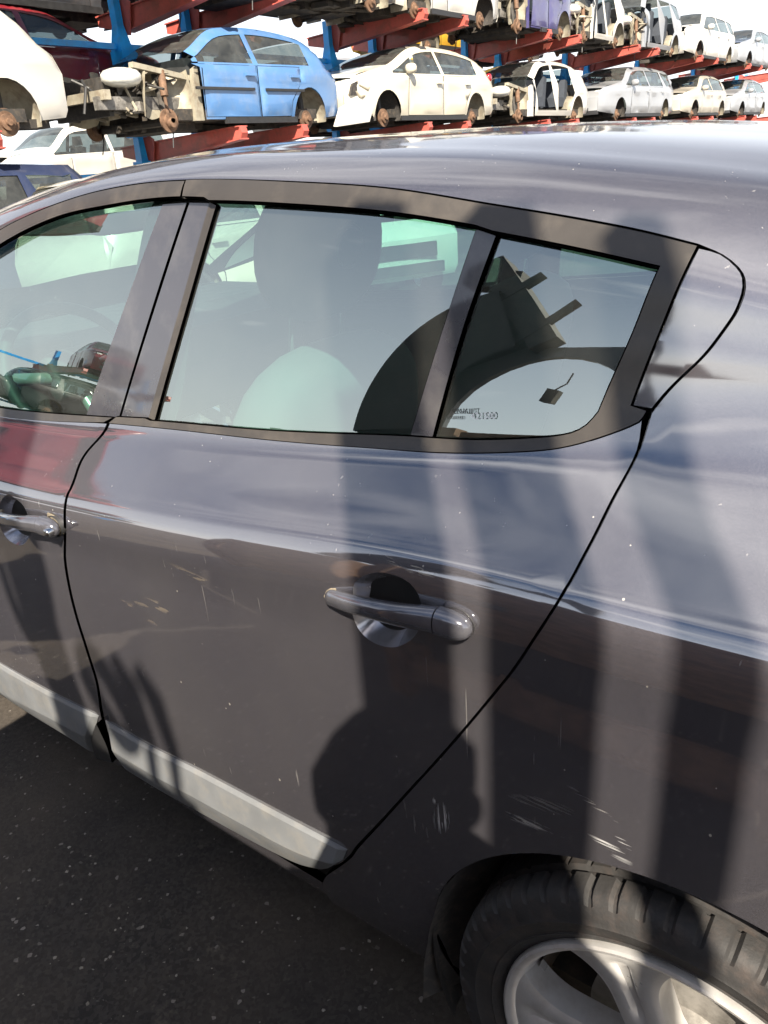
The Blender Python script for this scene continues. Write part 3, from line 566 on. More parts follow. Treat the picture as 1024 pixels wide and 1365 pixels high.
strip('side_moulding',Ld['sr_top'],Ld['sr_mid'],Ld['sr_bot'],rear_door)
strip('side_moulding',[(-2.03,.312)]+Ld['sf_top'],[(-2.03,.235)]+Ld['sf_mid'],[(-2.03,.128),(-1.78,.130),(-1.56,.131),(-1.40,.146)]+Ld['sf_bot'],front_door)
panel('moulding_end_cap',[Ld['cap']],'black_plastic',front_door,off=.014,depth=.02,grid=False)
# --- handles
def handle(parent,dx,dz,lock):
    C=np.array(HANDLE)
    def loft(cen,hh,th,n=20):
        V=[];F=[];m=len(cen)
        for i,(c,h,t) in enumerate(zip(cen,hh,th)):
            for k in range(n):
                a=2*math.pi*k/n; ca,sa=math.cos(a),math.sin(a)
                e=.85; V.append((c[0]+dx,c[1]+t*math.copysign(abs(ca)**e,ca),c[2]+dz+h*math.copysign(abs(sa)**e,sa)))
        for i in range(m-1):
            for k in range(n): F.append((i*n+k,i*n+(k+1)%n,(i+1)*n+(k+1)%n,(i+1)*n+k))
        F+=[tuple(range(n)),tuple((m-1)*n+k for k in range(n))[::-1]]
        return V,F
    us=np.linspace(0,1,36); f=[np.interp(us,np.linspace(0,1,len(C)),C[:,j]) for j in range(3)]
    for _ in range(6): f=[np.concatenate([[a[0]],.25*a[:-2]+.5*a[1:-1]+.25*a[2:],[a[-1]]]) for a in f]
    cen=np.stack(f,1)
    prof=np.clip(us/.10,0,1)**.5
    hh=prof*(.0105+.0055*us**1.5); th=prof*(.0085+.0045*us)
    V,F=loft(cen,hh,th)
    o=MB().add(V,F).build('door_handle','handle_paint',parent,angle=50)
    V,F=loft(np.stack([cen[:7,0],0*cen[:7,1]-.012,cen[:7,2]],1),hh[:7]+.0025,0*th[:7]+.003); MB().add(V,F).build('handle_gasket','road_dust',parent,angle=50)
    # end cap behind a fine gap
    e=cen[-1]; du=np.array([.040,.0035,-.002]); uu=np.linspace(0,1,14); cc=e+np.array([.0022,0,0])+uu[:,None]*du
    ro=np.sqrt(np.clip(1-(uu**3.2),0,1)); h2=.0172*np.maximum(ro,.03); t2=.0138*np.maximum(ro,.03)
    V,F=loft(np.stack([cc[:,0]-.002*uu,0*cc[:,1]-.011,cc[:,2]-.0015],1),h2+.0026,0*t2+.003); MB().add(V,F).build('handle_gasket','road_dust',parent,angle=50)
    V,F=loft(cc,h2,t2); cap=MB().add(V,F).build('handle_end_cap','handle_paint',parent,angle=50)
    # feet the cap and nose stand on, and the dusty gasket round them
    n=24; V=[]; c=(-.270+dx,0,.9165+dz); rx,rz=.022,.0190
    for y,k in ((-.016,1.0),(.0,1.06)):
        for i in range(n): a=2*math.pi*i/n; V.append((c[0]+rx*k*math.cos(a),y,c[2]+rz*k*math.sin(a)))
    MB().add(V,[(i,(i+1)%n,n+(i+1)%n,n+i) for i in range(n)]).build('handle_base','black_plastic',parent,angle=40)
    if lock:
        m=MB(); m.lathe([(.0001,-.0415),(.0042,-.0415),(.0065,-.0405),(.0075,-.0385),(.0078,-.028)],(-.256+dx,0,.917+dz),'Y',20); m.build('lock_cylinder','chrome',parent,angle=40)
        MB().box((-.256+dx,-.0416,.917+dz),(.0012,.0008,.007)).build('key_slot','black_rubber',parent)
def cup(loop,parent,dep=.040):
    L=crom(loop,.005); c=L.mean(0); V=[];F=[]; n=len(L); K=18
    for j in range(K):
        f=1-j/(K-1)*.98; q=c+(L-c)*f; p=S(q[:,0],q[:,1]); nn=N(q[:,0],q[:,1]); d=dep*(1-f**2.4)+.0005
        V+=list(p-nn*d)
    for j in range(K-1):
        for i in range(n): F.append((j*n+i,j*n+(i+1)%n,(j+1)*n+(i+1)%n,(j+1)*n+i))
    F.append(tuple((K-1)*n+i for i in range(n)))
    o=MB().add(V,F).build('handle_cup','cup_paint',parent,smooth=True)
    for p in o.data.polygons: p.use_smooth=True
cup(Ld['cup_r'],rear_door); cup(Ld['cup_f'],front_door)
handle(rear_door,0,-.0,False)
handle(front_door,-.8075,-.0625,True)
# --- rear wheel
def lathe_tyre(cx,cy,cz,Ro,rim,w,parent,name='tyre',nb=58,side=-1,lug=.0055,span=None):
    """outer face towards side*y; chunky shoulder blocks, circumferential grooves, lines moulded in the wall"""
    h=w/2
    prof=[(rim-.004,-h*.72),(rim+.002,-h*.80),(rim+.010,-h*.86),(rim+.020,-h*.93),(rim+.0215,-h*.945),(rim+.0235,-h*.935),(rim+.036,-h*.985),(rim+.043,-h*1.0),(rim+.0445,-h*1.012),(rim+.047,-h*1.0)]
    s0=len(prof)
    top=Ro
    sh=[(rim+.052,-h*.995),(top-.016,-h*.955),(top-.008,-h*.90),(top-.0035,-h*.82),(top-.0012,-h*.70),(top-.0003,-h*.58)]
    prof+=sh; s1=len(prof)
    prof+=[(top-.008,-h*.55),(top-.008,-h*.47),(top,-h*.44),(top+.001,-h*.10),(top-.007,-h*.07),(top-.007,h*.07),(top+.001,h*.10),(top,h*.44),(top-.008,h*.47),(top-.008,h*.55),(top-.0003,h*.58),(top-.008,h*.9),(top-.03,h),(rim,h*.8)]
    sub=8; n=nb*sub; V=[];F=[];k=len(prof)
    for i in range(n):
        a=2*math.pi*i/n; ph=i%sub
        for j,(r,y) in enumerate(prof):
            rr=r
            if s0+1<=j<s1 and ph in (0,1): rr-= lug if j>=s0+2 else lug*.6
            if s1+2<=j<=s1+3 and ph in (4,): rr-=.004
            if j==s0+3 and ph==5: rr-=.0015
            yy=y*( .985 if (s0+1<=j<s0+4 and ph in (0,1)) else 1)
            V.append((cx+rr*math.cos(a),cy-side*yy if side>0 else cy+yy,cz+rr*math.sin(a)))
    for i in range(n):
        q=(i+1)%n
        if span and not span[0]<=360*i/n<span[1]: continue
        for j in range(k-1): F.append((i*k+j,q*k+j,q*k+j+1,i*k+j+1))
    return MB().add(V,F).build(name,'tyre_rubber',parent,angle=32)
WY=.085; WZ=.303; RIM=.2248
wheel=part('rear_wheel'); wheel.location=(0,0,0)
lathe_tyre(0,WY,WZ,.306,RIM-.004,.190,wheel)
def alloy(cx,y0,cz,parent,spin):
    m=MB()
    m.lathe([(RIM-.002,.030),(RIM+.002,.008),(RIM+.0005,.001),(RIM-.003,-.001),(RIM-.008,.0005),(RIM-.0135,.006),(RIM-.018,.018),(RIM-.026,.055),(RIM-.030,.15)],(cx,y0,cz),'Y',120)
    # spokes: front skin sampled on (r, across); flanks run back into the barrel
    for s in range(5):
        a0=R(spin+72*s); nr,na=26,15; rs=np.linspace(.045,RIM-.012,nr); G=[];B=[]
        for r in rs:
            f=(r-.045)/(RIM-.012-.045)
            half=.030+.004*f+.046*max(0,(f-.52)/.48)**2.2+.012*max(0,(.25-f)/.25)
            row=[];rb=[]
            for k in np.linspace(-1,1,na):
                aa=a0+k*half/r; y=y0+.012-.004*f+.016*(1-f)**1.5*0+.006*abs(k)**6
                g=max(0,1-abs(k)/.30); ridge=.0085*(1 if abs(k)<.22 else max(0,1-(abs(k)-.22)/.08))*min(1,max(0,(.93-f)/.08))*min(1,max(0,(f-.30)/.15))
                y+=ridge
                row.append((cx+r*math.cos(aa),y,cz+r*math.sin(aa)))
                rb.append((cx+r*math.cos(aa),y0+.055,cz+r*math.sin(aa)))
            G.append(row);B.append(rb)
        V=[p for row in G for p in row];F=[(i*na+j,i*na+j+1,(i+1)*na+j+1,(i+1)*na+j) for i in range(nr-1) for j in range(na-1)]
        b=len(V); V+=[G[i][0] for i in range(nr)]+[B[i][0] for i in range(nr)]+[G[i][-1] for i in range(nr)]+[B[i][-1] for i in range(nr)]
        for i in range(nr-1):
            F+=[(b+i,b+i+1,b+nr+i+1,b+nr+i),(b+2*nr+i,b+2*nr+i+1,b+3*nr+i+1,b+3*nr+i)]
        m.add(V,F)
    m.lathe([(.0001,.010),(.030,.010),(.034,.013),(.05,.014)],(cx,y0,cz),'Y',40)
    m.build('rim','alloy',parent,angle=38)
    MB().lathe([(RIM-.027,.040),(RIM-.032,.15),(RIM-.04,.17)],(cx,y0,cz),'Y',80).build('rim_barrel','alloy_barrel',parent,smooth=True)
    MB().lathe([(.03,.075),(.128,.075),(.128,.088),(.03,.088)],(cx,y0,cz),'Y',48).lathe([(.0001,.06),(.07,.06),(.075,.075)],(cx,y0,cz),'Y',32).build('brake_disc','engine_grey',parent,angle=35)
    MB().box((cx+.105,y0+.075,cz+.02),(.06,.05,.13)).build('brake_caliper','engine_dark',parent)
    MB().lathe([(.02,.16),(.2,.165)],(cx,y0,cz),'Y',32).build('brake_backplate','engine_dark',parent)
alloy(0,WY-.088,WZ,wheel,112)
# wheel arch lining: felt drum behind the lip, and the ragged flap at its foot
m=MB(); V=[];F=[]; n=40
for i in range(n+1):
    a=R(205-225*i/n)
    for y,r in ((.010,.350),(.03,.362),(.10,.372),(.34,.372)): V.append((r*math.cos(a),y,.312+r*math.sin(a)))
for i in range(n):
    for j in range(3): F.append((i*4+j,i*4+j+1,i*4+j+5,i*4+j+4))
m.add(V,F).build('wheel_arch_liner','liner_felt',car,angle=60)
m=MB(); V=[];F=[]
prof=[(-.372,.012,.185),(-.366,.030,.27),(-.350,.045,.36),(-.330,.06,.44),(-.30,.075,.52)]
for (x,y,z) in prof:
    V+=[(x,.004,z-.01),(x+.012,y,z),(x+.05,y+.06,z),(x+.055,.26,z+.0)]
for i in range(len(prof)-1):
    for j in range(3): F.append((i*4+j,i*4+j+1,i*4+j+5,i*4+j+4))
m.add(V,F).build('arch_flap','liner_felt',car,smooth=True)
MB().prism([(-.372,.35),(.372,.35),(.36,.72),(-.36,.72)],.35,.36).build('inner_wing','underseal',car)
# other wheels, simplified but whole
for nm,cx,cy,sd in (('front_wheel',-2.64,.10,-1),('rear_wheel',0,2*CY-WY,1),('front_wheel',-2.64,2*CY-.10,1)):
    w=part(nm); 
    MB().lathe([(RIM-.01,-.07),(RIM+.02,-.085),(.285,-.095),(.302,-.075),(.306,0),(.302,.075),(.285,.095),(RIM+.02,.085),(RIM-.01,.07)],(cx,cy,WZ),'Y',64).build('tyre','tyre_rubber',w,angle=40)
    m=MB(); m.lathe([(RIM,sd*.08),(RIM-.02,sd*.06),(RIM-.03,-sd*.06)],(cx,cy,WZ),'Y',48)
    for s in range(5):
        a=R(20+72*s); m.box((cx+.125*math.cos(a),cy+sd*.06,WZ+.125*math.sin(a)),(.19,.02,.07),Matrix.Rotation(-a,3,'Y'))
    m.build('rim','alloy',w,angle=40)
# floor pan and interior
m=MB(); m.box((-1.3,CY,.24),(4.0,1.62,.10)); m.build('floor_pan','underseal',car)
def cushion(name,mat,parent,c,d,rot=None,e=5):
    """rounded upholstery block"""
    bm=bmesh.new(); bmesh.ops.create_cube(bm,size=1)
    bmesh.ops.subdivide_edges(bm,edges=bm.edges,cuts=7,use_grid_fill=True)
    for v in bm.verts:
        p=np.array(v.co)*2; q=p/ (np.sum(np.abs(p)**e)**(1/e)); v.co=Vector(q*.5)
        v.co=Vector((v.co.x*d[0],v.co.y*d[1],v.co.z*d[2]))
    if rot is not None: bmesh.ops.rotate(bm,verts=bm.verts,cent=(0,0,0),matrix=rot)
    bmesh.ops.translate(bm,verts=bm.verts,vec=c)
    me=bpy.data.meshes.new(name); bm.to_mesh(me); bm.free(); me.materials.append(MATS[mat]); me.polygons.foreach_set('use_smooth',[True]*len(me.polygons))
    o=bpy.data.objects.new(name,me); COL.objects.link(o); o.parent=parent; return o
def front_seat(cy):
    st=part('front_seat'); tilt=Matrix.Rotation(R(-17),3,'Y')
    cushion('backrest','seat_cloth',st,(-.92,cy,.76),(.17,.52,.66),Matrix.Rotation(R(15),3,'Y'),3.4)
    cushion('seat_base','seat_cloth',st,(-1.30,cy,.46),(.52,.50,.16))
    hr=cushion('headrest','seat_dark',st,(-.86,cy,1.245),(.135,.31,.255),Matrix.Rotation(R(10),3,'Y'),2.3)
    # round stowage hole moulded in the back of the headrest
    m=MB(); m.lathe([(.020,0),(.030,.002),(.036,.008),(.040,.004),(.043,-.006)],(0,0,0),'X',28); o=m.build('headrest_ring','seat_cloth',st,angle=40); o.location=(-.797,cy,1.25); o.rotation_euler=(0,R(10),0)
    m=MB()
    for s in (-.075,.075): MB().tube([(-.905,cy+s,1.00),(-.872,cy+s,1.20)],.0055,10).build('headrest_post','chrome',st,angle=60)
front_seat(.50); front_seat(1.30)
rb=part('rear_seat')
cushion('backrest','seat_cloth',rb,(-.06,CY,.74),(.16,1.25,.52),Matrix.Rotation(R(18),3,'Y'))
cushion('seat_base','seat_cloth',rb,(-.40,CY,.45),(.50,1.28,.17))
for y in (.52,1.28): cushion('headrest','seat_dark',rb,(.03,y,1.04),(.09,.25,.11),Matrix.Rotation(R(10),3,'Y'))
MB().prism([(.05,.93),(.62,.97),(.62,.99),(.05,.95)],.25,1.55).build('parcel_shelf','seat_dark',car)
MB().prism([(-2.50,.93),(-2.35,.985),(-2.02,.985),(-1.93,.93),(-1.95,.80),(-2.02,.62),(-2.50,.55)],.20,1.60).build('dashboard','dash_plastic',car)
cushion('instrument_cowl','dash_plastic',car,(-2.03,.50,.958),(.16,.30,.07))
sw=part('steering_wheel')
tl=Matrix.Rotation(R(-26),3,'Y'); cc=Vector((-1.74,.50,.93))
ring=[cc+tl@Vector((0,.185*math.cos(a),.185*math.sin(a))) for a in np.linspace(0,2*math.pi,40,endpoint=False)]
MB().tube(ring,.0155,10,True).build('rim','dash_plastic',sw,smooth=True)
m=MB(); 
for a in (R(10),R(170),R(270)): m.tube([cc+tl@Vector((-.02,.05*math.cos(a),.05*math.sin(a))),cc+tl@Vector((0,.18*math.cos(a),.18*math.sin(a)))],.016,8)
m.build('spoke','alloy',sw,angle=50); cushion('hub','dash_plastic',sw,cc+Vector((-.02,0,0)),(.07,.15,.13),tl)
# small interior mirror
mr=cushion('interior_mirror','dash_plastic',car,(-1.98,CY,1.27),(.04,.22,.06))
# printed marks on the fixed glass
for (t_,x_,z_,s_,mt) in (('RENAULT',0,0,.0085,'ink'),('421500',0,0,.0105,'etched')): pass
# ------------------------------------------------------------------ ground
m=MB(); NX=40
m.add([(-400,-400,0),(400,-400,0),(400,400,0),(-400,400,0)],[(0,1,2,3)])
g=m.build('ground','asphalt'); g['kind']='structure'; g['label']='dark worn asphalt yard ground with pale stone chips'
# loose stone chips near the car
rng=np.random.RandomState(3); V=[];F=[]
for i in range(800):
    x=-1.9+rng.rand()*1.75; y=-1.0+rng.rand()*1.15
    if rng.rand()<.25: x=-2.6+rng.rand()*2.4; y=-1.5+rng.rand()*1.9
    r=.0012+.0042*rng.rand()**2.5; b=len(V)
    pts=[(1,0,0),(.2,.9,0),(-.9,.3,0),(-.5,-.8,0),(.5,-.7,0),(.05,.05,.8)]
    a=rng.rand()*6.28; ca,sa=math.cos(a),math.sin(a)
    for p in pts:
        q=[p[0]*(.7+.6*rng.rand()),p[1]*(.7+.6*rng.rand()),p[2]]
        V.append((x+r*(q[0]*ca-q[1]*sa),y+r*(q[0]*sa+q[1]*ca),-.0005+r*q[2]))
    F+=[(b+k,b+(k+1)%5,b+5) for k in range(5)]
o=mesh_obj('gravel',V,F,'pebble_stone'); o['kind']='stuff'; o['label']='small loose stone chips on the asphalt'
# ------------------------------------------------------------------ wrecked and parked cars
PROF={
'hatch':([(.0,.10),(.0,.36),(.018,.46),(.05,.52),(.15,.585),(.275,.655)],.29,(.295,.675),(.455,.945),[(.53,.985),(.61,1.0),(.73,.985),(.82,.945)],(.875,.895),(.955,.63),[(.985,.56),(1.0,.40),(.995,.12),(.985,.06)]),
'leaf':([(.0,.12),(.0,.34),(.02,.44),(.06,.53),(.15,.61),(.23,.67)],.25,(.25,.69),(.45,.955),[(.52,.99),(.60,1.0),(.72,.975),(.82,.92)],(.88,.86),(.96,.66),[(.985,.60),(1.0,.42),(.995,.12),(.98,.06)]),
'wagon':([(.0,.10),(.0,.36),(.02,.47),(.06,.54),(.16,.60),(.245,.66)],.27,(.265,.68),(.40,.945),[(.48,.985),(.58,1.0),(.74,.995),(.86,.965)],(.93,.93),(.985,.62),[(.992,.55),(1.0,.38),(.995,.12),(.985,.06)]),
'suv':([(.0,.10),(.0,.42),(.015,.52),(.05,.58),(.15,.63),(.24,.67)],.26,(.255,.69),(.38,.955),[(.46,.99),(.58,1.0),(.74,.995),(.88,.965)],(.94,.93),(.985,.62),[(.992,.55),(1.0,.38),(.995,.12),(.985,.06)]),
}
def yard_car(label,colour,kind,loc,rz=0,L=4.0,H=1.25,W=1.70,front='whole',doors=True,name='car',group=None,wheels=False,interior='seat_dark',glassm='smoked_glass',moulding=False,windows=True,bonnet=None,cat='car',tail=False,detail=True,sticker=False,fuel=False,tint=None):
    root=thing(name,label,cat,loc,rz,group)
    pf,_,cowl,wtop,pr,rtop,rbase,pb=PROF[kind]
    top=[(a*L,b*H) for a,b in pf]+[(cowl[0]*L,cowl[1]*H),(wtop[0]*L,wtop[1]*H)]+[(a*L,b*H) for a,b in pr]+[(rtop[0]*L,rtop[1]*H),(rbase[0]*L,rbase[1]*H)]+[(a*L,b*H) for a,b in pb]
    top=np.array(top); up=top[2:-3]; f_top=pch(up[:,0],up[:,1])
    ztop=lambda s: f_top(np.clip(s,up[0,0],up[-1,0]))
    belt=lambda s: H*(.565+.055*np.asarray(s)/L)
    def wd(s,z):
        s=np.asarray(s,float); z=np.asarray(z,float); w=np.full(s.shape,W/2)
        w=w-.05*np.clip((.20*H-z)/(.2*H),0,1)**2
        w=w+.012*np.exp(-((z-.50*H)/(.06*H))**2)-.0
        tt=np.clip((z-.54*H)/(.46*H),0,1); w=w-(.30*W/2)*tt**1.15
        u=np.abs((s/L-.5)/.5); w=w-W/2*(.16*np.clip((u-.55)/.45,0,1)**2.2)*np.where(tt>.3,.5,1)
        w=w-.075*np.exp(-np.maximum(ztop(s)-z,0)/.04)
        return w
    fs,rs,ar,az=.21*L,.815*L,.335,.07
    def arch(c,a0,a1,n=14): return [(c+ar*math.cos(a),az+ar*math.sin(a)) for a in np.linspace(R(a0),R(a1),n)]
    ga=math.degrees(math.asin((.02-az)/ar))
    s0=.335*L
    out=[]
    if front=='whole': out+=[tuple(q) for q in top[:len(pf)+0]]+[(cowl[0]*L,cowl[1]*H)]
    else: out+=[(s0+.0,.03),(s0-.02,.3*H),(s0-.03,.62*H),(cowl[0]*L+.05,float(ztop(cowl[0]*L+.05)))]
    dense=np.linspace(cowl[0]*L+.08,rbase[0]*L,26); out+=[(a,float(ztop(a))) for a in dense]+[(a*L,b*H) for a,b in pb]
    out+=[(rs+ar+.02,.04)]+arch(rs,ga,180-ga)+[(rs-ar-.02,.02)]
    if front=='whole': out+=[(fs+ar+.02,.02)]+arch(fs,ga,180-ga)+[(fs-ar-.03,.05)]
    out=np.array(out)
    off=.085*H; b_=.57*L
    def win(a,b,n=9,o_=off):
        S_=np.linspace(a,b,n); return [(x,float(max(ztop(x)-o_,belt(x)+.015))) for x in S_]+[(x,float(belt(x))) for x in S_[::-1][::4]]
    ss=np.linspace(cowl[0]*L,b_,200); aF=ss[np.argmax(ztop(ss)-off*1.05>belt(ss)+.02)]
    ss=np.linspace(b_,rbase[0]*L,200); k=np.where(ztop(ss)-off>belt(ss)+.03)[0][-1]; rEnd=min(ss[k],.77*L if kind in('wagon','suv') else .83*L)
    holes=[]; wins=[win(aF,b_-.04),win(b_+.045,rEnd)]
    if kind in('wagon','suv'): wins.append(win(.79*L,min(ss[k],.91*L),6))
    dF=[(s0,.05),(b_-.006,.05),(b_-.006,float(belt(b_))-.02),(aF-.03,float(belt(aF))-.02),(s0,float(belt(s0))-.06)]
    dR=[(b_+.006,.05),(rs-ar-.06,.05),(rs-ar-.03,.22*H),(rs-.20,az+ar+.02),(min(rEnd,.775*L),float(belt(.77*L))-.02),(b_+.006,float(belt(b_))-.02)]
    if not doors:
        wF=win(aF,b_-.05); wR=win(b_+.05,min(rEnd,.77*L)); n=9
        holes=[np.array(wF[:9]+[(b_-.06,.12),(s0+.10,.12),(s0+.05,.3*H)]),np.array(wR[:9]+[(rs-.22,az+ar+.05),(rs-ar-.06,.25*H),(rs-ar-.10,.12),(b_+.05,.12)])]+[np.array(w) for w in wins[2:]]
    else: holes=[np.array(w) for w in wins]+[np.array(dF),np.array(dR)]
    gs=np.stack(np.meshgrid(np.arange(0,L,.11),np.arange(0,H,.075),indexing='ij'),-1).reshape(-1,2)
    def side(nm,loops,o_,mat,par,thick=.0):
        obs=[]
        P,T_,_r=fill([np.asarray(l,float) for l in loops],gs,.03)
        x=wd(P[:,0],P[:,1])+o_+.006*np.sin(5.1*P[:,0]+loc[1])*np.sin(7*P[:,1]+loc[1]*2)*np.clip((ztop(P[:,0])-P[:,1])/.2,0,1)
        for sg in (1,-1):
            V=np.stack([sg*x,P[:,0],P[:,1]],1); V[:,1]+=0
            tri=V[T_]; fn=np.cross(tri[:,1]-tri[:,0],tri[:,2]-tri[:,0])[:,0]*sg
            Tn=T_.copy(); Tn[fn<0]=Tn[fn<0][:,::-1]
            # bow ends inward at nose and tail
            o=mesh_obj(nm,V,Tn,mat,par,smooth=True); obs.append(o)
        return obs
    side('body_side',[out]+holes,0,colour,root)
    if doors:
        for nm,d in (('front_door',dF),('rear_door',dR)):
            c=np.mean(d,0); q=np.array(d); q=c+(q-c)*(1-.012/np.maximum(np.linalg.norm(q-c,axis=1),.1))[:,None]
            ds=side(nm,[q],.002,colour,root)
            if detail:
                hs=(q[:,0].max()-.14); hz=.48*H
                for o,sg in zip(ds,(1,-1)):
                    MB().box((sg*(float(wd(hs,hz))+.018),hs,hz),(.03,.17,.032)).build('handle',colour,o)
                    if moulding: MB().box((sg*(float(wd(c[0],.33*H))+.016),c[0],.33*H),(.03,(q[:,0].max()-q[:,0].min())*.92,.03)).build('side_moulding','black_plastic',o)
    if front=='whole' or doors:
        for sg in (1,-1): MB().box((sg*(W/2-.03),.5*(fs+rs)+(0 if front=='whole' else .25),.015),(.05,rs-fs-2*ar-(0 if front=='whole' else .45),.07)).build('sill_trim','black_plastic',root)
    if windows:
        for w in (wins if doors else wins[2:]): side('window',[np.array(w)],-.012,glassm,root)
    # skins across the width
    def skin(nm,a,b,mat,n=10,crown=.03,pts=None,drop=.0,par=root):
        P=np.array(pts if pts is not None else [(x,float(ztop(x))) for x in np.linspace(a,b,n)]); V=[];K=9
        for s_,z_ in P:
            w=float(wd(s_,z_))
            for k in np.linspace(1,-1,K): V.append((w*k,s_+(-.09*(1-k*k) if (s_<.1*L) else (.07*(1-k*k) if s_>.93*L else 0)),z_+crown*(1-abs(k)**2.5)-drop))
        F=[(i*K+j,i*K+j+1,(i+1)*K+j+1,(i+1)*K+j) for i in range(len(P)-1) for j in range(K-1)]
        o=MB().add(V,F).build(nm,mat,par,angle=40); return o
    c0,w0=cowl[0]*L,wtop[0]*L
    if front=='whole':
        skin('bonnet',.05*L,c0,bonnet or colour,10)
        skin('front_bumper',0,0,colour,pts=[(.015*L,.05),(0,.10*H+.02),(0,.36*H),(.02*L,.43*H),(.05*L,.49*H)],crown=.0)
        MB().box((0,-.075,.27*H),(W*.52,.05,.11*H)).build('grille','black_plastic',root); MB().box((0,-.085,.13*H),(W*.6,.04,.08*H)).build('lower_grille','black_plastic',root)
        for sg in (1,-1):
            o=uv_blob('headlight','lamp_lens',root,(sg*W*.36,.06*L,.44*H),(.16,.17,.07))
    skin('windscreen',c0,w0,glassm,10,.035)
    skin('roof',w0,rtop[0]*L,colour,14,.035)
    skin('rear_window',rtop[0]*L,rbase[0]*L,glassm,6,.02)
    skin('tailgate',0,0,colour,pts=[(rbase[0]*L,rbase[1]*H),(.985*L,.545*H),(1.0*L,.40*H),(.995*L,.12*H),(.98*L,.05*H)],crown=0)
    if tail:
        for sg in (1,-1): uv_blob('tail_light','red_lens',root,(sg*W*.425,.965*L,.60*H),(.05,.07,.07*H))
    if detail and front=='whole':
        for sg in (1,-1): uv_blob('door_mirror',colour if front=='whole' else 'black_plastic',root,(sg*(W/2+.06),.335*L,float(belt(.335*L))+.06),(.10,.07,.075))
    # inside, floor and running gear
    m=MB(); m.box((0,L*.56,.09),(W*.86,L*.62,.12)); m.box((0,L*.53,.16),(.30,L*.5,.10)); m.build('floor_pan','underseal',root)
    for sx in (-.36,.36):
        m=MB(); m.box((sx,.49*L,.30),(.48,.50,.18),taper=.92); m.box((sx,.55*L,.47*H),(.46,.15,.50*H),Matrix.Rotation(R(-16),3,'X'),.85); m.box((sx,.57*L,.80*H),(.25,.10,.18),taper=.8); m.build('front_seat',interior,root,angle=50)
    m=MB(); m.box((0,.72*L,.30),(1.25,.48,.18)); m.box((0,.775*L,.46*H),(1.25,.15,.44*H),Matrix.Rotation(R(-18),3,'X'),.95); m.build('rear_seat',interior,root,angle=50)
    m=MB(); m.box((0,.365*L,.55*H-.05),(W*.78,.36,.30),taper=.9); 
    m.build('dashboard','dash_plastic',root); m=MB(); m.tube([(.36+.18*math.cos(a),.415*L+.05*math.sin(a),.61*H+.13*math.sin(a)) for a in np.linspace(0,6.28,18,endpoint=False)],.016,6,True); m.build('steering_wheel','dash_plastic',root)
    u=MB(); rr=np.random.RandomState(int(abs(loc[1]*37+loc[2]*11))%9999)
    u.tube([(.12,.22*L,-.02),(.10,.5*L,-.03),(.3,.72*L,-.02),(.35,.93*L,.02)],.035,8); u.box((-.1,.86*L,.06),(.55,.34,.16)); u.tube([(-W*.4,rs,.05),(W*.4,rs,.05)],.05,8); u.box((0,.30*L,0),(W*.55,.5,.14)); u.tube([(-W*.36,fs+.05,.02),(W*.36,fs+.05,.02)],.045,8)
    for i in range(14): u.box((rr.uniform(-.6,.6),rr.uniform(.2,.9)*L,rr.uniform(-.03,.06)),(rr.uniform(.08,.4),rr.uniform(.1,.5),rr.uniform(.03,.10)),Matrix.Rotation(rr.uniform(-.3,.3),3,'Z'))
    u.build('underbody','underseal',root)['kind']='stuff'
    for c,nm in (((fs),'front') ,((rs),'rear')):
        if c==fs and front!='whole': continue
        for sg in (1,-1):
            m=MB(); m.lathe([(ar-.006,-sg*.0),(ar+.012,-sg*.03),(ar+.012,-sg*.30),(.0,-sg*.31)],(sg*(W/2-.035),c,az),'X',16,R(ga-6),R(180-ga+6)); m.build('wheel_arch','liner_felt' if nm=='front' else 'primer_metal',root,smooth=True)
    for c in (fs,rs):
        for sg in (1,-1):
            x=sg*(W/2-.13)
            if wheels:
                w=MB().lathe([(.19,.09),(.28,.10),(.305,.07),(.31,0),(.305,-.07),(.28,-.10),(.19,-.09)],(sg*(W/2-.11),c,.02),'X',32).build('tyre','tyre_rubber',root,angle=40)
                m=MB().lathe([(.0,sg*.05),(.06,sg*.06),(.07,sg*.04)],(sg*(W/2-.11),c,.02),'X',20)
                for q in range(5):
                    a=2*math.pi*q/5+.3; m.box((sg*(W/2-.07),c+.12*math.cos(a),.02+.12*math.sin(a)),(.02,.16,.06),Matrix.Rotation(a,3,'X'))
                m.lathe([(.20,sg*.08),(.185,sg*.06),(.18,-sg*.05)],(sg*(W/2-.11),c,.02),'X',28); m.build('wheel_rim','alloy',root,angle=40)
            else:
                m=MB().lathe([(.0001,sg*.075),(.032,sg*.075),(.036,sg*.045),(.075,sg*.04),(.078,sg*.012),(.128,sg*.010),(.128,-sg*.012),(.06,-sg*.014),(.05,-sg*.10)],(x,c,.03),'X',22); m.build('brake_disc','rusty_steel',root,angle=35)
                m=MB().tube([(x-sg*.06,c,.05),(x-sg*.10,c+.02,.26),(x-sg*.16,c+.04,.52)],[.03,.045,.05],8); m.box((x-sg*.04,c+.10,.05),(.09,.06,.14)); m.build('suspension_strut','engine_dark',root,angle=40)
    if front!='whole': engine_bay(root,L,H,W,fs,cowl,colour,rr)
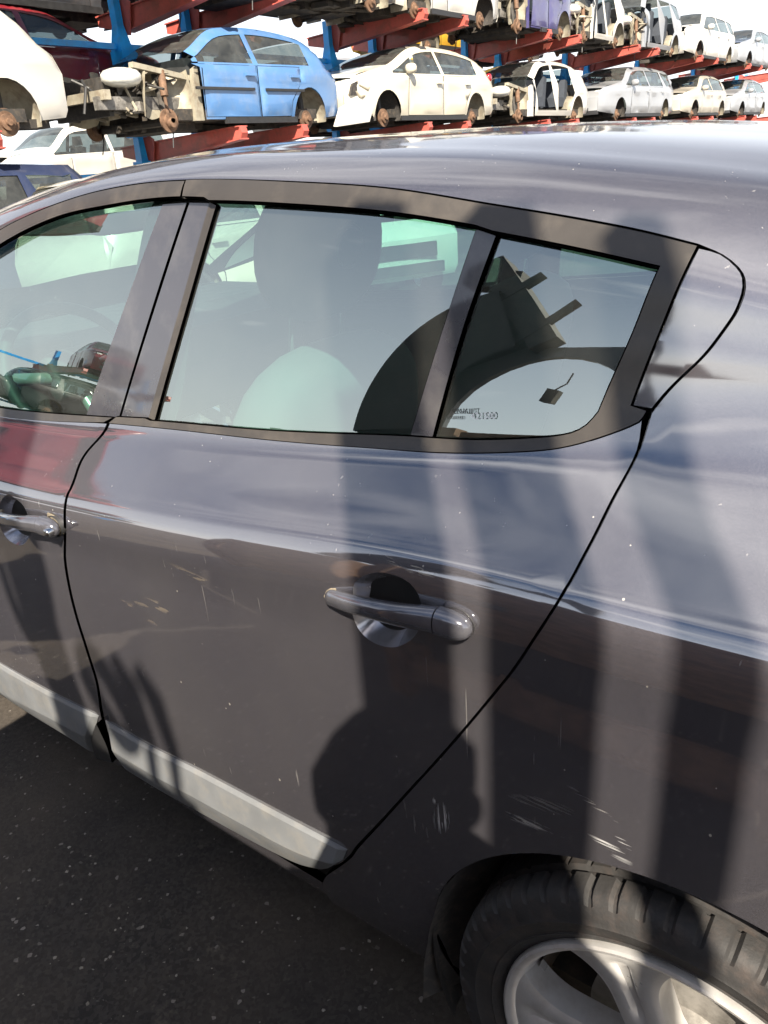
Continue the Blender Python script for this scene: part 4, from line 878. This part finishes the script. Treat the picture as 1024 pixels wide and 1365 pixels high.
    if sticker:
        o=MB().prism([(-.18,.00),(.50,.05),(.60,.26),(.30,.36),(-.06,.24)],W*.38,W*.43,'X').build('torn_bumper_cover','white_paint',root); o.rotation_euler=(0,R(5),R(-6)); o.location=(.10,-.06,-.02)
        MB().prism([(.08,.33),(.36,.32),(.74,.47),(.84,.58),(.56,.60),(.16,.48)],W*.30,W*.456,'X').build('dark_lamp_block','engine_dark',root)  # dark solid stands in for the shade inside an open lamp recess
        MB().tube([(W*.45,.30,.46),(W*.47,.46,.40),(W*.46,.62,.50)],.03,6).tube([(W*.44,.20,.40),(W*.47,.30,.30),(W*.46,.45,.33)],.02,6).build('torn_bracket','primer_metal',root)
        w=float(wd(.405*L,.78*H))+.004
        o=MB().box((w-.02,.405*L,.775*H),(.004,.10,.22),Matrix.Rotation(R(-6),3,'X')@Matrix.Rotation(R(-14),3,'Y')).build('paper_sticker','white_paint',root)
        MB().box((w-.015,.41*L,.76*H),(.004,.06,.09),Matrix.Rotation(R(-14),3,'Y')).build('yellow_mark','yellow_paint',o)
    return root
def uv_blob(name,mat,parent,c,d,n=10):
    V=[];F=[];m=7
    for i in range(m+1):
        th=math.pi*i/m
        for k in range(n):
            a=2*math.pi*k/n; e=.8
            f=lambda v: math.copysign(abs(v)**e,v)
            V.append((c[0]+d[0]*f(math.sin(th)*math.cos(a)),c[1]+d[1]*f(math.sin(th)*math.sin(a)),c[2]+d[2]*f(math.cos(th))))
    for i in range(m):
        for k in range(n): F.append((i*n+k,i*n+(k+1)%n,(i+1)*n+(k+1)%n,(i+1)*n+k))
    o=MB().add(V,F).build(name,mat,parent,smooth=True)
    for p in o.data.polygons: p.use_smooth=True
    return o
def engine_bay(root,L,H,W,fs,cowl,colour,rr):
    """front end with wings, bonnet and bumper taken off"""
    for sg in (1,-1):
        MB().box((sg*W*.33,.15*L,.20*H),(.09,.30*L,.12*H)).build('chassis_rail','engine_grey',root)
        MB().box((sg*W*.40,.215*L,.49*H),(.08,.20*L,.05*H),Matrix.Rotation(R(-8),3,'X')).build('wing_rail','primer_metal',root)
        V=[];F=[];n=18      # pressed inner wing: bulged sheet with a round tower on top
        for i in range(9):
            for k in range(n):
                u=i/8; a=math.pi*(k/(n-1)); x=W*(.44-.20*math.sin(a)*(.35+.65*u)); V.append((sg*x,fs+.05-(.40-.10*u)*math.cos(a),(.06+.44*u)*H+.02*math.sin(5*a+u*4)))
        F=[(i*n+k,i*n+k+1,(i+1)*n+k+1,(i+1)*n+k) for i in range(8) for k in range(n-1)]
        MB().add(V,F).build('inner_wing','primer_metal',root,smooth=True)
        MB().lathe([(.0,.0),(.09,.0),(.12,-.02),(.17,-.06)],(sg*W*.33,fs+.05,.53*H),'Z',18).build('strut_tower','primer_metal',root,angle=40)
        MB().prism([(fs+.36,.02),(.335*L,.02),(.335*L,.55*H),(fs+.44,.52*H),(fs+.40,.34*H)],sg*(W*.42),sg*(W*.46),'X').build('door_pillar',colour if sg>0 and colour!='blue_paint' else 'primer_metal',root)
    m=MB(); m.box((0,.02*L,.27*H),(W*.80,.09,.09*H)); m.box((.45,.045*L,.20*H),(.09,.18,.07)); m.box((-.45,.045*L,.20*H),(.09,.18,.07)); m.build('bumper_beam','primer_metal',root)
    m=MB(); m.box((0,.055*L,.27*H),(W*.60,.06,.36*H)); m.box((0,.07*L,.42*H),(W*.78,.10,.06*H)); m.build('radiator','engine_dark',root)
    for i in range(3):
        mm=MB()
        for k in range(26):
            c=(rr.uniform(-.6,.62),rr.uniform(.07,.25)*L,rr.uniform(.14,.48)*H); d=(rr.uniform(.04,.20),rr.uniform(.04,.20),rr.uniform(.04,.16))
            if k%3==0: 
                p=Vector(c); mm.tube([p,p+Vector((rr.uniform(-.2,.2),rr.uniform(-.2,.2),rr.uniform(0,.12))),p+Vector((rr.uniform(-.4,.4),rr.uniform(-.25,.25),rr.uniform(-.15,.15)))],rr.uniform(.012,.03),6)
            else: mm.box(c,d,Matrix.Rotation(rr.uniform(-.6,.6),3,'Z')@Matrix.Rotation(rr.uniform(-.3,.3),3,'X'),rr.uniform(.7,1))
        mm.build(('engine','wiring_loom','hose_cluster')[i],('engine_dark','engine_grey','primer_metal')[i],root)['kind']='stuff'
    for k in range(7):
        a=Vector((rr.uniform(-.2,.72),rr.uniform(.0,.26)*L,rr.uniform(.18,.46)*H)); MB().tube([a,a+Vector((rr.uniform(-.05,.2),rr.uniform(-.15,.15),rr.uniform(-.10,.05))),a+Vector((rr.uniform(-.05,.25),rr.uniform(-.25,.25),rr.uniform(-.35,-.1)))],rr.uniform(.007,.018),6).build('loose_cable',('black_plastic','primer_metal')[k%3==0],root)
    o=uv_blob('headlight','lamp_lens',root,(W*.36,.09*L,.43*H),(.17,.24,.10)); o.rotation_euler=(0,0,0)
    for sg in (1,-1):
        m=MB(); m.tube([(sg*W*.40,fs+.03,.50*H),(sg*W*.42,fs,.26*H)],.045,10); m.tube([(sg*W*.42,fs,.28*H),(sg*W*.44,fs-.02,.0)],.02,8); m.lathe([(.0001,sg*.03),(.05,sg*.03),(.06,0),(.06,-sg*.05)],(sg*W*.45,fs,.0),'X',14); m.build('suspension_strut','rusty_steel',root,angle=40)
        MB().tube([(sg*W*.42,fs+.10,.03),(sg*W*.40,fs+.06,-.12),(sg*W*.41,fs+.02,-.26)],.008,6).build('hanging_cable','black_plastic',root)
# ------------------------------------------------------------------ the two-sided rack across the yard
XR=-9.62
def storage_rack(label,xr,pairs,name='storage_rack',z1=1.84,z2=3.44,sides=(1,),arm=1.87,group=None):
    r=thing(name,label,'car rack',(xr,pairs[0],0),0,group); y0=pairs[0]
    pm=None; am={}
    for y in pairs:
        if pm is None:
            m=MB(); m.box((0,0,.8),(.20,.17,1.6)); m.box((0,0,1.75),(.13,.11,.3),taper=.8); m.box((0,0,2.42),(.22,.19,1.04)); m.box((0,0,3.09),(.22,.19,.30),taper=.5); m.box((0,0,3.40),(.115,.10,.34))
            for sg in (1,-1): m.box((0,sg*.094,2.42),(.25,.012,1.02)); m.box((0,sg*.086,.8),(.24,.012,1.5))
            m.box((0,0,.012),(.34,.34,.024)); o=m.build('post','rack_blue',r); pm=o.data
        else: o=bpy.data.objects.new('post',pm); COL.objects.link(o); o.parent=r
        o.location=(0,y-y0,0)
        for z in (z1,z2):
            for sg in sides:
                if sg not in am:
                    m=MB(); m.prism([(-.55,-.16),(0,-.27),(.35,-.24),(arm,-.08),(arm+.03,-.02),(arm,.06),(.3,.0),(-.55,-.04)],-.055,.055,'Y')
                    m.prism([(-.55,-.05),(.3,-.012),(arm,.048),(arm,.062),(.3,.004),(-.55,-.034)],-.085,.085,'Y'); m.prism([(0,-.27),(.35,-.24),(arm,-.08),(arm,-.095),(.35,-.255),(0,-.285)],-.085,.085,'Y')
                    m.prism([(-.14,-.30),(.14,-.34),(.24,.02),(.10,.10),(-.12,.08)],-.10,-.088,'Y')
                    if sg<0: m.v=[(-a,b,c) for a,b,c in m.v]
                    o=m.build('arm','rack_red',r); am[sg]=o.data
                else: o=bpy.data.objects.new('arm',am[sg]); COL.objects.link(o); o.parent=r
                o.location=(0,y-y0+.17,z)
    for a,b in zip(pairs[:-1],pairs[1:]):
        for z in (1.45,2.98): MB().box((0,(a+b)/2-y0,z),(.06,b-a-.2,.07)).build('tie_beam','rack_blue',r)
    return r
PAIRS=[-1.9,-.7,2.5,3.7,7.0,8.17,11.3,12.55,15.8,17.25,20.8,22.2,26.0,27.6,31.6,33.2,37.5,39]
storage_rack('distant low rack of blue posts and red arms behind the left end of the yard',-20.5,[-12.6,-9.6,-7.0,-4.4],z1=1.35,z2=3.0)
storage_rack('long two level rack of blue posts and red arms carrying the wrecked cars',XR,PAIRS)
Z1,Z2=1.95,3.47
XC=-8.62
gl='cars on the lower level of the rack'; gu='cars on the upper level of the rack'
def rackcar(label,col,kind,y0,L,lvl,**k):
    x=k.pop('x',XC); W=k.get('W',1.70)
    return yard_car(label,col,kind,(x,y0,(Z1,Z2)[lvl]),k.pop('rz',0),L=L,group=(gl,gu)[lvl],**k)
# lower level, from the near end
gd='cars on the distant rack to the left'
for (y,z,col,kd,txt) in ((-13.2,3.1,'crimson_paint','hatch','dark red hatchback on the upper level of the distant rack'),(-12.4,1.45,'black_plastic','wagon','black estate added under the red hatchback to darken the glass reflection'),(-7.9,1.45,'black_plastic','hatch','black hatchback added at the end of the distant rack to darken the glass reflection')):  # the two black cars are added as dark shapes for the front glass reflection
    yard_car(txt,col,kd,(-19.5,y,z) if col!='crimson_paint' else (-18.6,-10.3,z),0 if col!='crimson_paint' else R(112),L=4.2,group=gd,detail=False)
rackcar('white hatchback whose bare rear wheel arch shows at the far left','white_paint','hatch',.85,4.0,0,H=1.17)
rackcar('light blue wrecked hatchback with its bonnet and bumper stripped','blue_paint','hatch',5.3,4.0,0,front='stripped',moulding=True,H=1.09)
rackcar('white electric hatchback with broken front bumper beside the blue wreck','cream_paint','leaf',9.45,4.45,0,H=1.10,sticker=True,tail=True,bonnet='white_paint')
rackcar('white and black shell without doors or front end between two posts','white_paint','hatch',14.0,4.3,0,front='stripped',doors=False,H=1.07)
rackcar('silver estate car with roof rails on the lower rack level','silver_paint','wagon',18.9,5.4,0,H=1.14,interior='seat_cloth')
rackcar('small beige hatchback with dented nose behind the silver estate','beige_paint','hatch',25.0,4.7,0,H=1.12)
rackcar('pale silver saloon last in the lower row','silver_paint','leaf',30.3,5.0,0,H=1.14)
# upper level
rackcar('dark red hatchback high on the upper rack at the near end','crimson_paint','hatch',-3.0,3.9,1,detail=False)
rackcar('dark grey wreck seen from below with a rusty brake hub','dark_grey_paint','hatch',2.6,4.1,1,front='stripped')
rackcar('black wreck seen from below above the blue hatchback','dark_grey_paint','wagon',6.9,4.1,1,front='stripped',doors=False)
yard_car('white car with grey lower bumper tail first on upper rack','white_paint','hatch',(XC,14.15,Z2),math.pi,L=3.4,H=1.2,group=gu)
rackcar('dark blue stripped shell with primer metal wing on upper rack','purple_paint','hatch',14.2,3.1,1,front='stripped',H=1.2)
yard_car('white bare shell with open doorways on the upper rack','white_paint','hatch',(XC,17.3,Z2),0,L=3.0,H=1.22,front='stripped',doors=False,group=gu)
rackcar('silver and blue people carrier shell without doors or nose','silver_paint','suv',20.2,4.4,1,front='stripped',doors=False,H=1.25)
rackcar('white small utility car high on the rack against the sky','white_paint','suv',24.9,5.2,1,H=1.22)
rackcar('pale green grey saloon high on the rack at far right','silver_paint','hatch',30.6,5.0,1,H=1.2,bonnet='navy_paint')
# far side of the rack
gb='cars on the back side of the rack'
def backcar(label,col,kind,y0,L,lvl,rz=math.pi,x=-11.0,**k):
    return yard_car(label,col,kind,(x,y0+(L if rz else 0),(Z1,Z2)[lvl]),rz,L=L,group=gb,detail=False,**k)
yard_car('maroon hatchback on the far side of the rack behind the blue post','crimson_paint','hatch',(-10.75,8.1,Z1+.36),math.pi,L=3.9,H=1.16,group=gb,detail=False)
backcar('pale silver car behind the gap left of the white electric hatchback','silver_paint','wagon',11.3,4.2,0)
backcar('grey car half hidden behind the stripped white shell','silver_paint','hatch',18.5,4.2,0)
backcar('yellow van body on the far side of the rack at upper level','yellow_paint','suv',14.6,4.2,1,H=1.1)
backcar('dark saloon underside on the far side of the upper rack','dark_grey_paint','hatch',4.4,4.0,1)
backcar('grey hatchback on far side of upper rack, right of the yellow van','silver_paint','hatch',17.0,4.0,1)
# ground level under and in front of the rack
gg='cars standing on the ground by the rack'
yard_car('dark blue car parked on the ground at the left edge below the rack','navy_paint','suv',(-8.5,.75,.36),0,L=4.3,H=1.26,wheels=True,group=gg)
yard_car('white car on the ground under the blue hatchback','white_paint','hatch',(-9.0,5.6,.30),0,L=4.0,H=1.12,wheels=True,group=gg,detail=False)
yard_car('grey car on the ground under the white electric hatchback','dark_grey_paint','hatch',(-9.0,10.3,.30),0,L=4.2,H=1.15,wheels=True,group=gg,detail=False)
yard_car('cream hatchback with red tail lamp, seen through the front door glass','cream_paint','suv',(-6.33,7.35,.30),math.pi,L=4.0,H=1.12,wheels=True,group=gg)
yard_car('white hatchback beyond the parked car, seen through its rear door glass','white_paint','hatch',(-4.3,5.4,.30),R(60),L=4.0,H=1.15,wheels=True,group=gg)
# a second row of pale cars behind the rack
g2='pale cars on the ground behind the rack'
for i,(y,col,kd,txt) in enumerate(((3.0,'white_paint','wagon','white estate far behind the rack near the first blue post'),(8.2,'white_paint','suv','tall white car far behind the rack left of the blue hatchback roof'),(13.5,'silver_paint','hatch','silver hatchback far behind the rack beyond the white electric car'),(19,'cream_paint','wagon','cream estate far behind the rack beyond the stripped shell'))):
    yard_car(txt,col,kd,(-15.5-.6*i,y,1.15 if i<2 else .9),0,L=4.4,H=1.35,group=g2,detail=False,wheels=True)
# ------------------------------------------------------------------ behind the photographer: what shades the car and mirrors in it
near=thing('post_rack','rack of steel posts behind the photographer, seen as shadow bars on the car','car rack',(.97,-1.6,0))
for x,y,w,hh in ((-.29,.36,.078,3.0),(-.64,-.30,.075,3.6),(-.11,.36,.071,3.0),(.06,.36,.043,3.0),(-1.6,-1.6,.1,1.05),(-.95,-1.6,.1,1.05),(-1.6,-.3,.1,1.05),(-.95,-.3,.1,1.05)):
    m=MB(); m.box((x,y,hh/2),(w*.9,w*.9,hh)); 
    for sg in (1,-1): m.box((x,y+sg*w*.46,hh/2),(w,w*.08,hh))
    m.box((x,y,.01),(.3,.3,.02)); m.build('post','engine_dark',near)
for y_ in (-.3,-1.6): MB().box((-1.27,y_,1.10),(1.9,.09,.12)).build('arm','rack_red',near)
# cut-off wing section standing on the low deck: an open wheel arch against the sky
wk=thing('car_body_section','cut off dark front wing section with an open wheel arch, on low deck','car wreck',(-1.05,-1.45,1.16))
def wing_outline():
    o=[(-.42,-.12)]+[(.0+.40*math.cos(a),.16+.40*math.sin(a)) for a in np.linspace(R(205),R(-5),20)]+[(.405,-.12),(.415,-.12),(.43,.30),(.41,.58),(.3,.64),(-.2,.60),(-.44,.44),(-.48,.15)]
    return o
MB().prism(wing_outline(),-.03,.0,'Y').build('wing','dark_grey_paint',wk)
m=MB(); m.box((-.27,.02,.83),(.56,.10,.12),Matrix.Rotation(R(52),3,'Y')); m.box((-.42,.0,.97),(.22,.08,.10)); m.box((-.12,.06,.72),(.34,.03,.03),Matrix.Rotation(R(-50),3,'Y')); m.box((-.30,.06,.88),(.30,.03,.03),Matrix.Rotation(R(-50),3,'Y')); m.build('bumper_bracket','engine_dark',wk)
cn=thing('hanging_connector','small black wiring connector hanging on its wire from the wheel arch','connector',(-1.02,-1.45,1.52))
MB().tube([(0,-.03,.12),(-.01,-.03,.06),(-.035,0,.015)],.004,6).build('wire','black_plastic',cn); MB().box((-.04,0,-.02),(.055,.045,.07),Matrix.Rotation(R(12),3,'Y')).build('plug','engine_dark',cn)
# wide crate added out of view to shade the ground; left one carries a big tyre
gs_='steel stillages behind the photographer'
def stillage(x,y,label,n=1,w=.78,d=.78,h=.90,mat='rusty_steel'):
    for k in range(n):
        s=thing('stillage_crate',label[k],'crate',(x,y,k*(h+.012)),0,gs_)
        m=MB()
        for a in (-1,1):
            for b in (-1,1): m.box((a*(w/2-.03),b*(d/2-.03),h/2),(.06,.06,h))
        m.box((0,0,.10),(w-.02,d-.02,.03)); m.build('frame',mat,s)
        for a,ax in ((-1,'x'),(1,'x'),(-1,'y'),(1,'y')):
            mm=MB()
            if ax=='x': mm.box((a*(w/2-.02),0,h/2+.05),(.012,d-.14,h-.12))
            else: mm.box((0,a*(d/2-.02),h/2+.05),(w-.14,.012,h-.12))
            mm.build('side_sheet',mat,s)
        mm=MB(); rr=np.random.RandomState(int(x*100+k*7+500))
        for i in range(12): mm.box((rr.uniform(-.25,.25),rr.uniform(-.25,.25),rr.uniform(.2,.8)),(rr.uniform(.1,.4),rr.uniform(.05,.3),rr.uniform(.05,.2)),Matrix.Rotation(rr.uniform(-1,1),3,'Z')@Matrix.Rotation(rr.uniform(-.5,.5),3,'X'))
        mm.build('scrap_parts','engine_dark',s)['kind']='stuff'
stillage(-.47,-1.19,('wide rusty crate, unseen, added close behind the photographer to shade the ground',),1,1.10,.80,1.22)
stillage(-1.72,-1.45,('single tall stillage crate carrying the torn tyre',),1,.62,.6,1.19)
ty=thing('torn_tyre','torn piece of a big truck tyre with chunky ribbed edge leaning on a stillage crate','tyre',(-1.04,-1.40,1.35))
lathe_tyre(0,0,0,.75,.42,.16,ty,nb=84,lug=.024,span=(116,188))
# loops and prongs added out of view to cast the hooped shadows on the door
hs=thing('shadow_loops','unseen black hose-like loops added by the steel post to cast looped shadows','hose',(.275,-1.9,2.61))
MB().tube([(.045+.085*math.cos(a),.01*math.sin(a),.33+.19*math.sin(a)+.03*math.cos(a)) for a in np.linspace(0,6.28,30,endpoint=False)],.014,8,True).build('loop','black_rubber',hs,smooth=True)
MB().tube([(.235+.05*math.cos(a)-.03*math.sin(a),0,.10+.10*math.sin(a)) for a in np.linspace(0,6.28,24,endpoint=False)],.021,8,True).build('loop','black_rubber',hs,smooth=True)
for x in (.33,.40): MB().tube([(x,0,-.08),(x+.01,0,.06),(x+.0,0,.16),(x-.035,0,.22)],[.012,.016,.02,.012],8).build('prong','black_rubber',hs,smooth=True)
MB().box((.2,0,-.09),(.46,.03,.03)).tube([(.03,0,-.09),(.0,0,.05),(.0,0,.16)],.012,6).build('hook_bar','engine_dark',hs)
gx='unseen cars added well behind the photographer to block sky light'  # row added out of view to cut the sky light on the flank
for i,(x,z,col,kd,txt) in enumerate(((-.2,.30,'crimson_paint','hatch','unseen maroon hatchback added behind the photographer to block sky light'),(4.3,.30,'navy_paint','wagon','unseen navy estate added next to the maroon hatchback to block sky light'),(8.8,.3,'crimson_paint','hatch','unseen dark red hatchback added furthest right to block sky light'))):
    yard_car(txt,col,kd,(x,-5.6,z),-math.pi/2,L=4.2,H=1.15,group=gx,detail=False,wheels=(z<1))
# ------------------------------------------------------------------ the photographer
def person():
    p=thing('person','person in dark jacket holding up a phone, seen only as a shadow','person',(.40,-.98,0),0)
    J={'pel':(0,0,.96),'sp':(0,0,1.18),'ch':(0,.01,1.38),'nk':(-.01,.03,1.52),'hd':(-.03,.06,1.64),'ht':(-.03,.05,1.74),
       'sl':(-.16,-.08,1.44),'el':(-.26,.09,1.22),'wl':(-.27,.29,1.34),'sr':(.17,.08,1.44),'er':(.14,.26,1.22),'wr':(-.17,.33,1.33),
       'hl':(-.09,-.03,.92),'kl':(-.11,.02,.50),'al':(-.11,-.02,.08),'tl':(-.15,.13,.03),'hr':(.09,.03,.92),'kr':(.09,.06,.50),'ar':(.10,.02,.08),'tr':(.04,.17,.03)}
    RAD={'pel':.15,'sp':.13,'ch':.155,'nk':.058,'hd':.098,'ht':.075,'sl':.075,'el':.05,'wl':.034,'sr':.075,'er':.05,'wr':.034,'hl':.095,'kl':.065,'al':.05,'tl':.04,'hr':.095,'kr':.065,'ar':.05,'tr':.04}
    E=[('pel','sp'),('sp','ch'),('ch','nk'),('nk','hd'),('hd','ht'),('ch','sl'),('sl','el'),('el','wl'),('ch','sr'),('sr','er'),('er','wr'),('pel','hl'),('hl','kl'),('kl','al'),('al','tl'),('pel','hr'),('hr','kr'),('kr','ar'),('ar','tr')]
    def skin(nm,J,RAD,E,mat,root,sub=1):
        ks=list(J); me=bpy.data.meshes.new(nm); me.from_pydata([J[k] for k in ks],[(ks.index(a),ks.index(b)) for a,b in E],[]); o=bpy.data.objects.new(nm,me); COL.objects.link(o); o.parent=p
        md=o.modifiers.new('skin','SKIN'); 
        if not me.skin_vertices: 
            bm=bmesh.new(); bm.from_mesh(me); bm.verts.layers.skin.verify(); bm.to_mesh(me); bm.free()
        for i,k in enumerate(ks): me.skin_vertices[0].data[i].radius=(RAD[k],RAD[k])
        me.skin_vertices[0].data[ks.index(root)].use_root=True
        s=o.modifiers.new('sub','SUBSURF'); s.levels=sub+1; s.render_levels=sub+1; me.materials.append(MATS[mat]); 
        md.use_smooth_shade=True
        return o
    skin('body',J,RAD,E,'dark_jacket','pel')
    for s,wr,dirn in ((-1,J['wl'],1),(1,J['wr'],-1)):
        w=Vector(wr); pj={'p0':tuple(w),'p1':tuple(w+Vector((dirn*.03,.02,.05)))}; rd={'p0':.028,'p1':.036}; ed=[('p0','p1')]
        for i in range(4):
            b=Vector(pj['p1'])+Vector((dirn*.0,.012,.034-.019*i)); 
            pj[f'f{i}']=tuple(b+Vector((dirn*.03,.02,.0))); pj[f'g{i}']=tuple(b+Vector((dirn*(.06-.004*i),.012,0))); rd[f'f{i}']=.0095; rd[f'g{i}']=.008; ed+=[('p1',f'f{i}'),(f'f{i}',f'g{i}')]
        pj['t0']=tuple(w+Vector((dirn*.045,-.012,.045))); pj['t1']=tuple(w+Vector((dirn*.075,-.015,.07))); rd['t0']=.011; rd['t1']=.009; ed+=[('p1','t0'),('t0','t1')]
        skin('hand',pj,rd,ed,'skin','p0')
    # face details on the head
    f=Vector((-.42,.90,-.1)).normalized(); c=Vector((-.03,.06,1.655)); sd=f.cross(Vector((0,0,1))).normalized()
    m=MB(); m.box(c+f*.103+Vector((0,0,-.012)),(.02,.03,.045)); m.build('nose','skin',p)
    for k in (-1,1): uv_blob('ear','skin',p,c+sd*.098*k,(.014,.022,.03),8)
    uv_blob('hair','black_rubber',p,c+Vector((0,0,.045))-f*.015,(.104,.112,.075),14)
    ph=thing('smartphone','smartphone held upright in both hands','phone',(0,0,0))
    fw=Vector((math.sin(-.6636)*math.cos(.4224),math.cos(-.6636)*math.cos(.4224),-math.sin(.4224)))
    q=fw.to_track_quat('-Z','Y'); cpos=Vector(CAM_POS)-fw*.03; ph.location=cpos; ph.rotation_mode='QUATERNION'; ph.rotation_quaternion=q
    MB().box((-.02,-.05,.0),(.074,.155,.009)).build('case','black_plastic',ph); MB().box((-.02,-.05,.006),(.068,.148,.002)).build('screen','black_rubber',ph)
    MB().lathe([(.004,-.006),(.006,-.0065),(.0065,-.004)],(0,0,0),'Z',16).build('lens','black_rubber',ph)
person()
# ------------------------------------------------------------------ writing etched on the fixed rear glass
def etched(txt,x,t,size,mat):
    cu=bpy.data.curves.new('glass_marking','FONT'); cu.body=txt; cu.size=size; o=bpy.data.objects.new('glass_marking',cu); COL.objects.link(o)
    dg=bpy.context.evaluated_depsgraph_get(); me=bpy.data.meshes.new_from_object(o.evaluated_get(dg)); bpy.data.objects.remove(o)
    me.materials.append(MATS[mat]); o=bpy.data.objects.new('glass_marking',me); COL.objects.link(o)
    P=Vector(GS(x,t)[0])+Vector(NG(x,t)[0])*.0005; ux=(Vector(GS(x+.02,t)[0])-Vector(GS(x,t)[0])).normalized(); n_=Vector(NG(x,t)[0]).normalized(); uy=n_.cross(ux).normalized()
    mt=Matrix((ux,uy,n_)).transposed().to_4x4(); mt.translation=P; o.parent=rear_door; o.matrix_world=mt
    return o
basic('etch_black','x' and (.01,.012,.012),.6,var=.1); basic('etch_white',(.75,.76,.74),.6,var=.05)
for txt,u,sz,mt in ETCH: etched(txt,u[0],u[1],sz,mt)
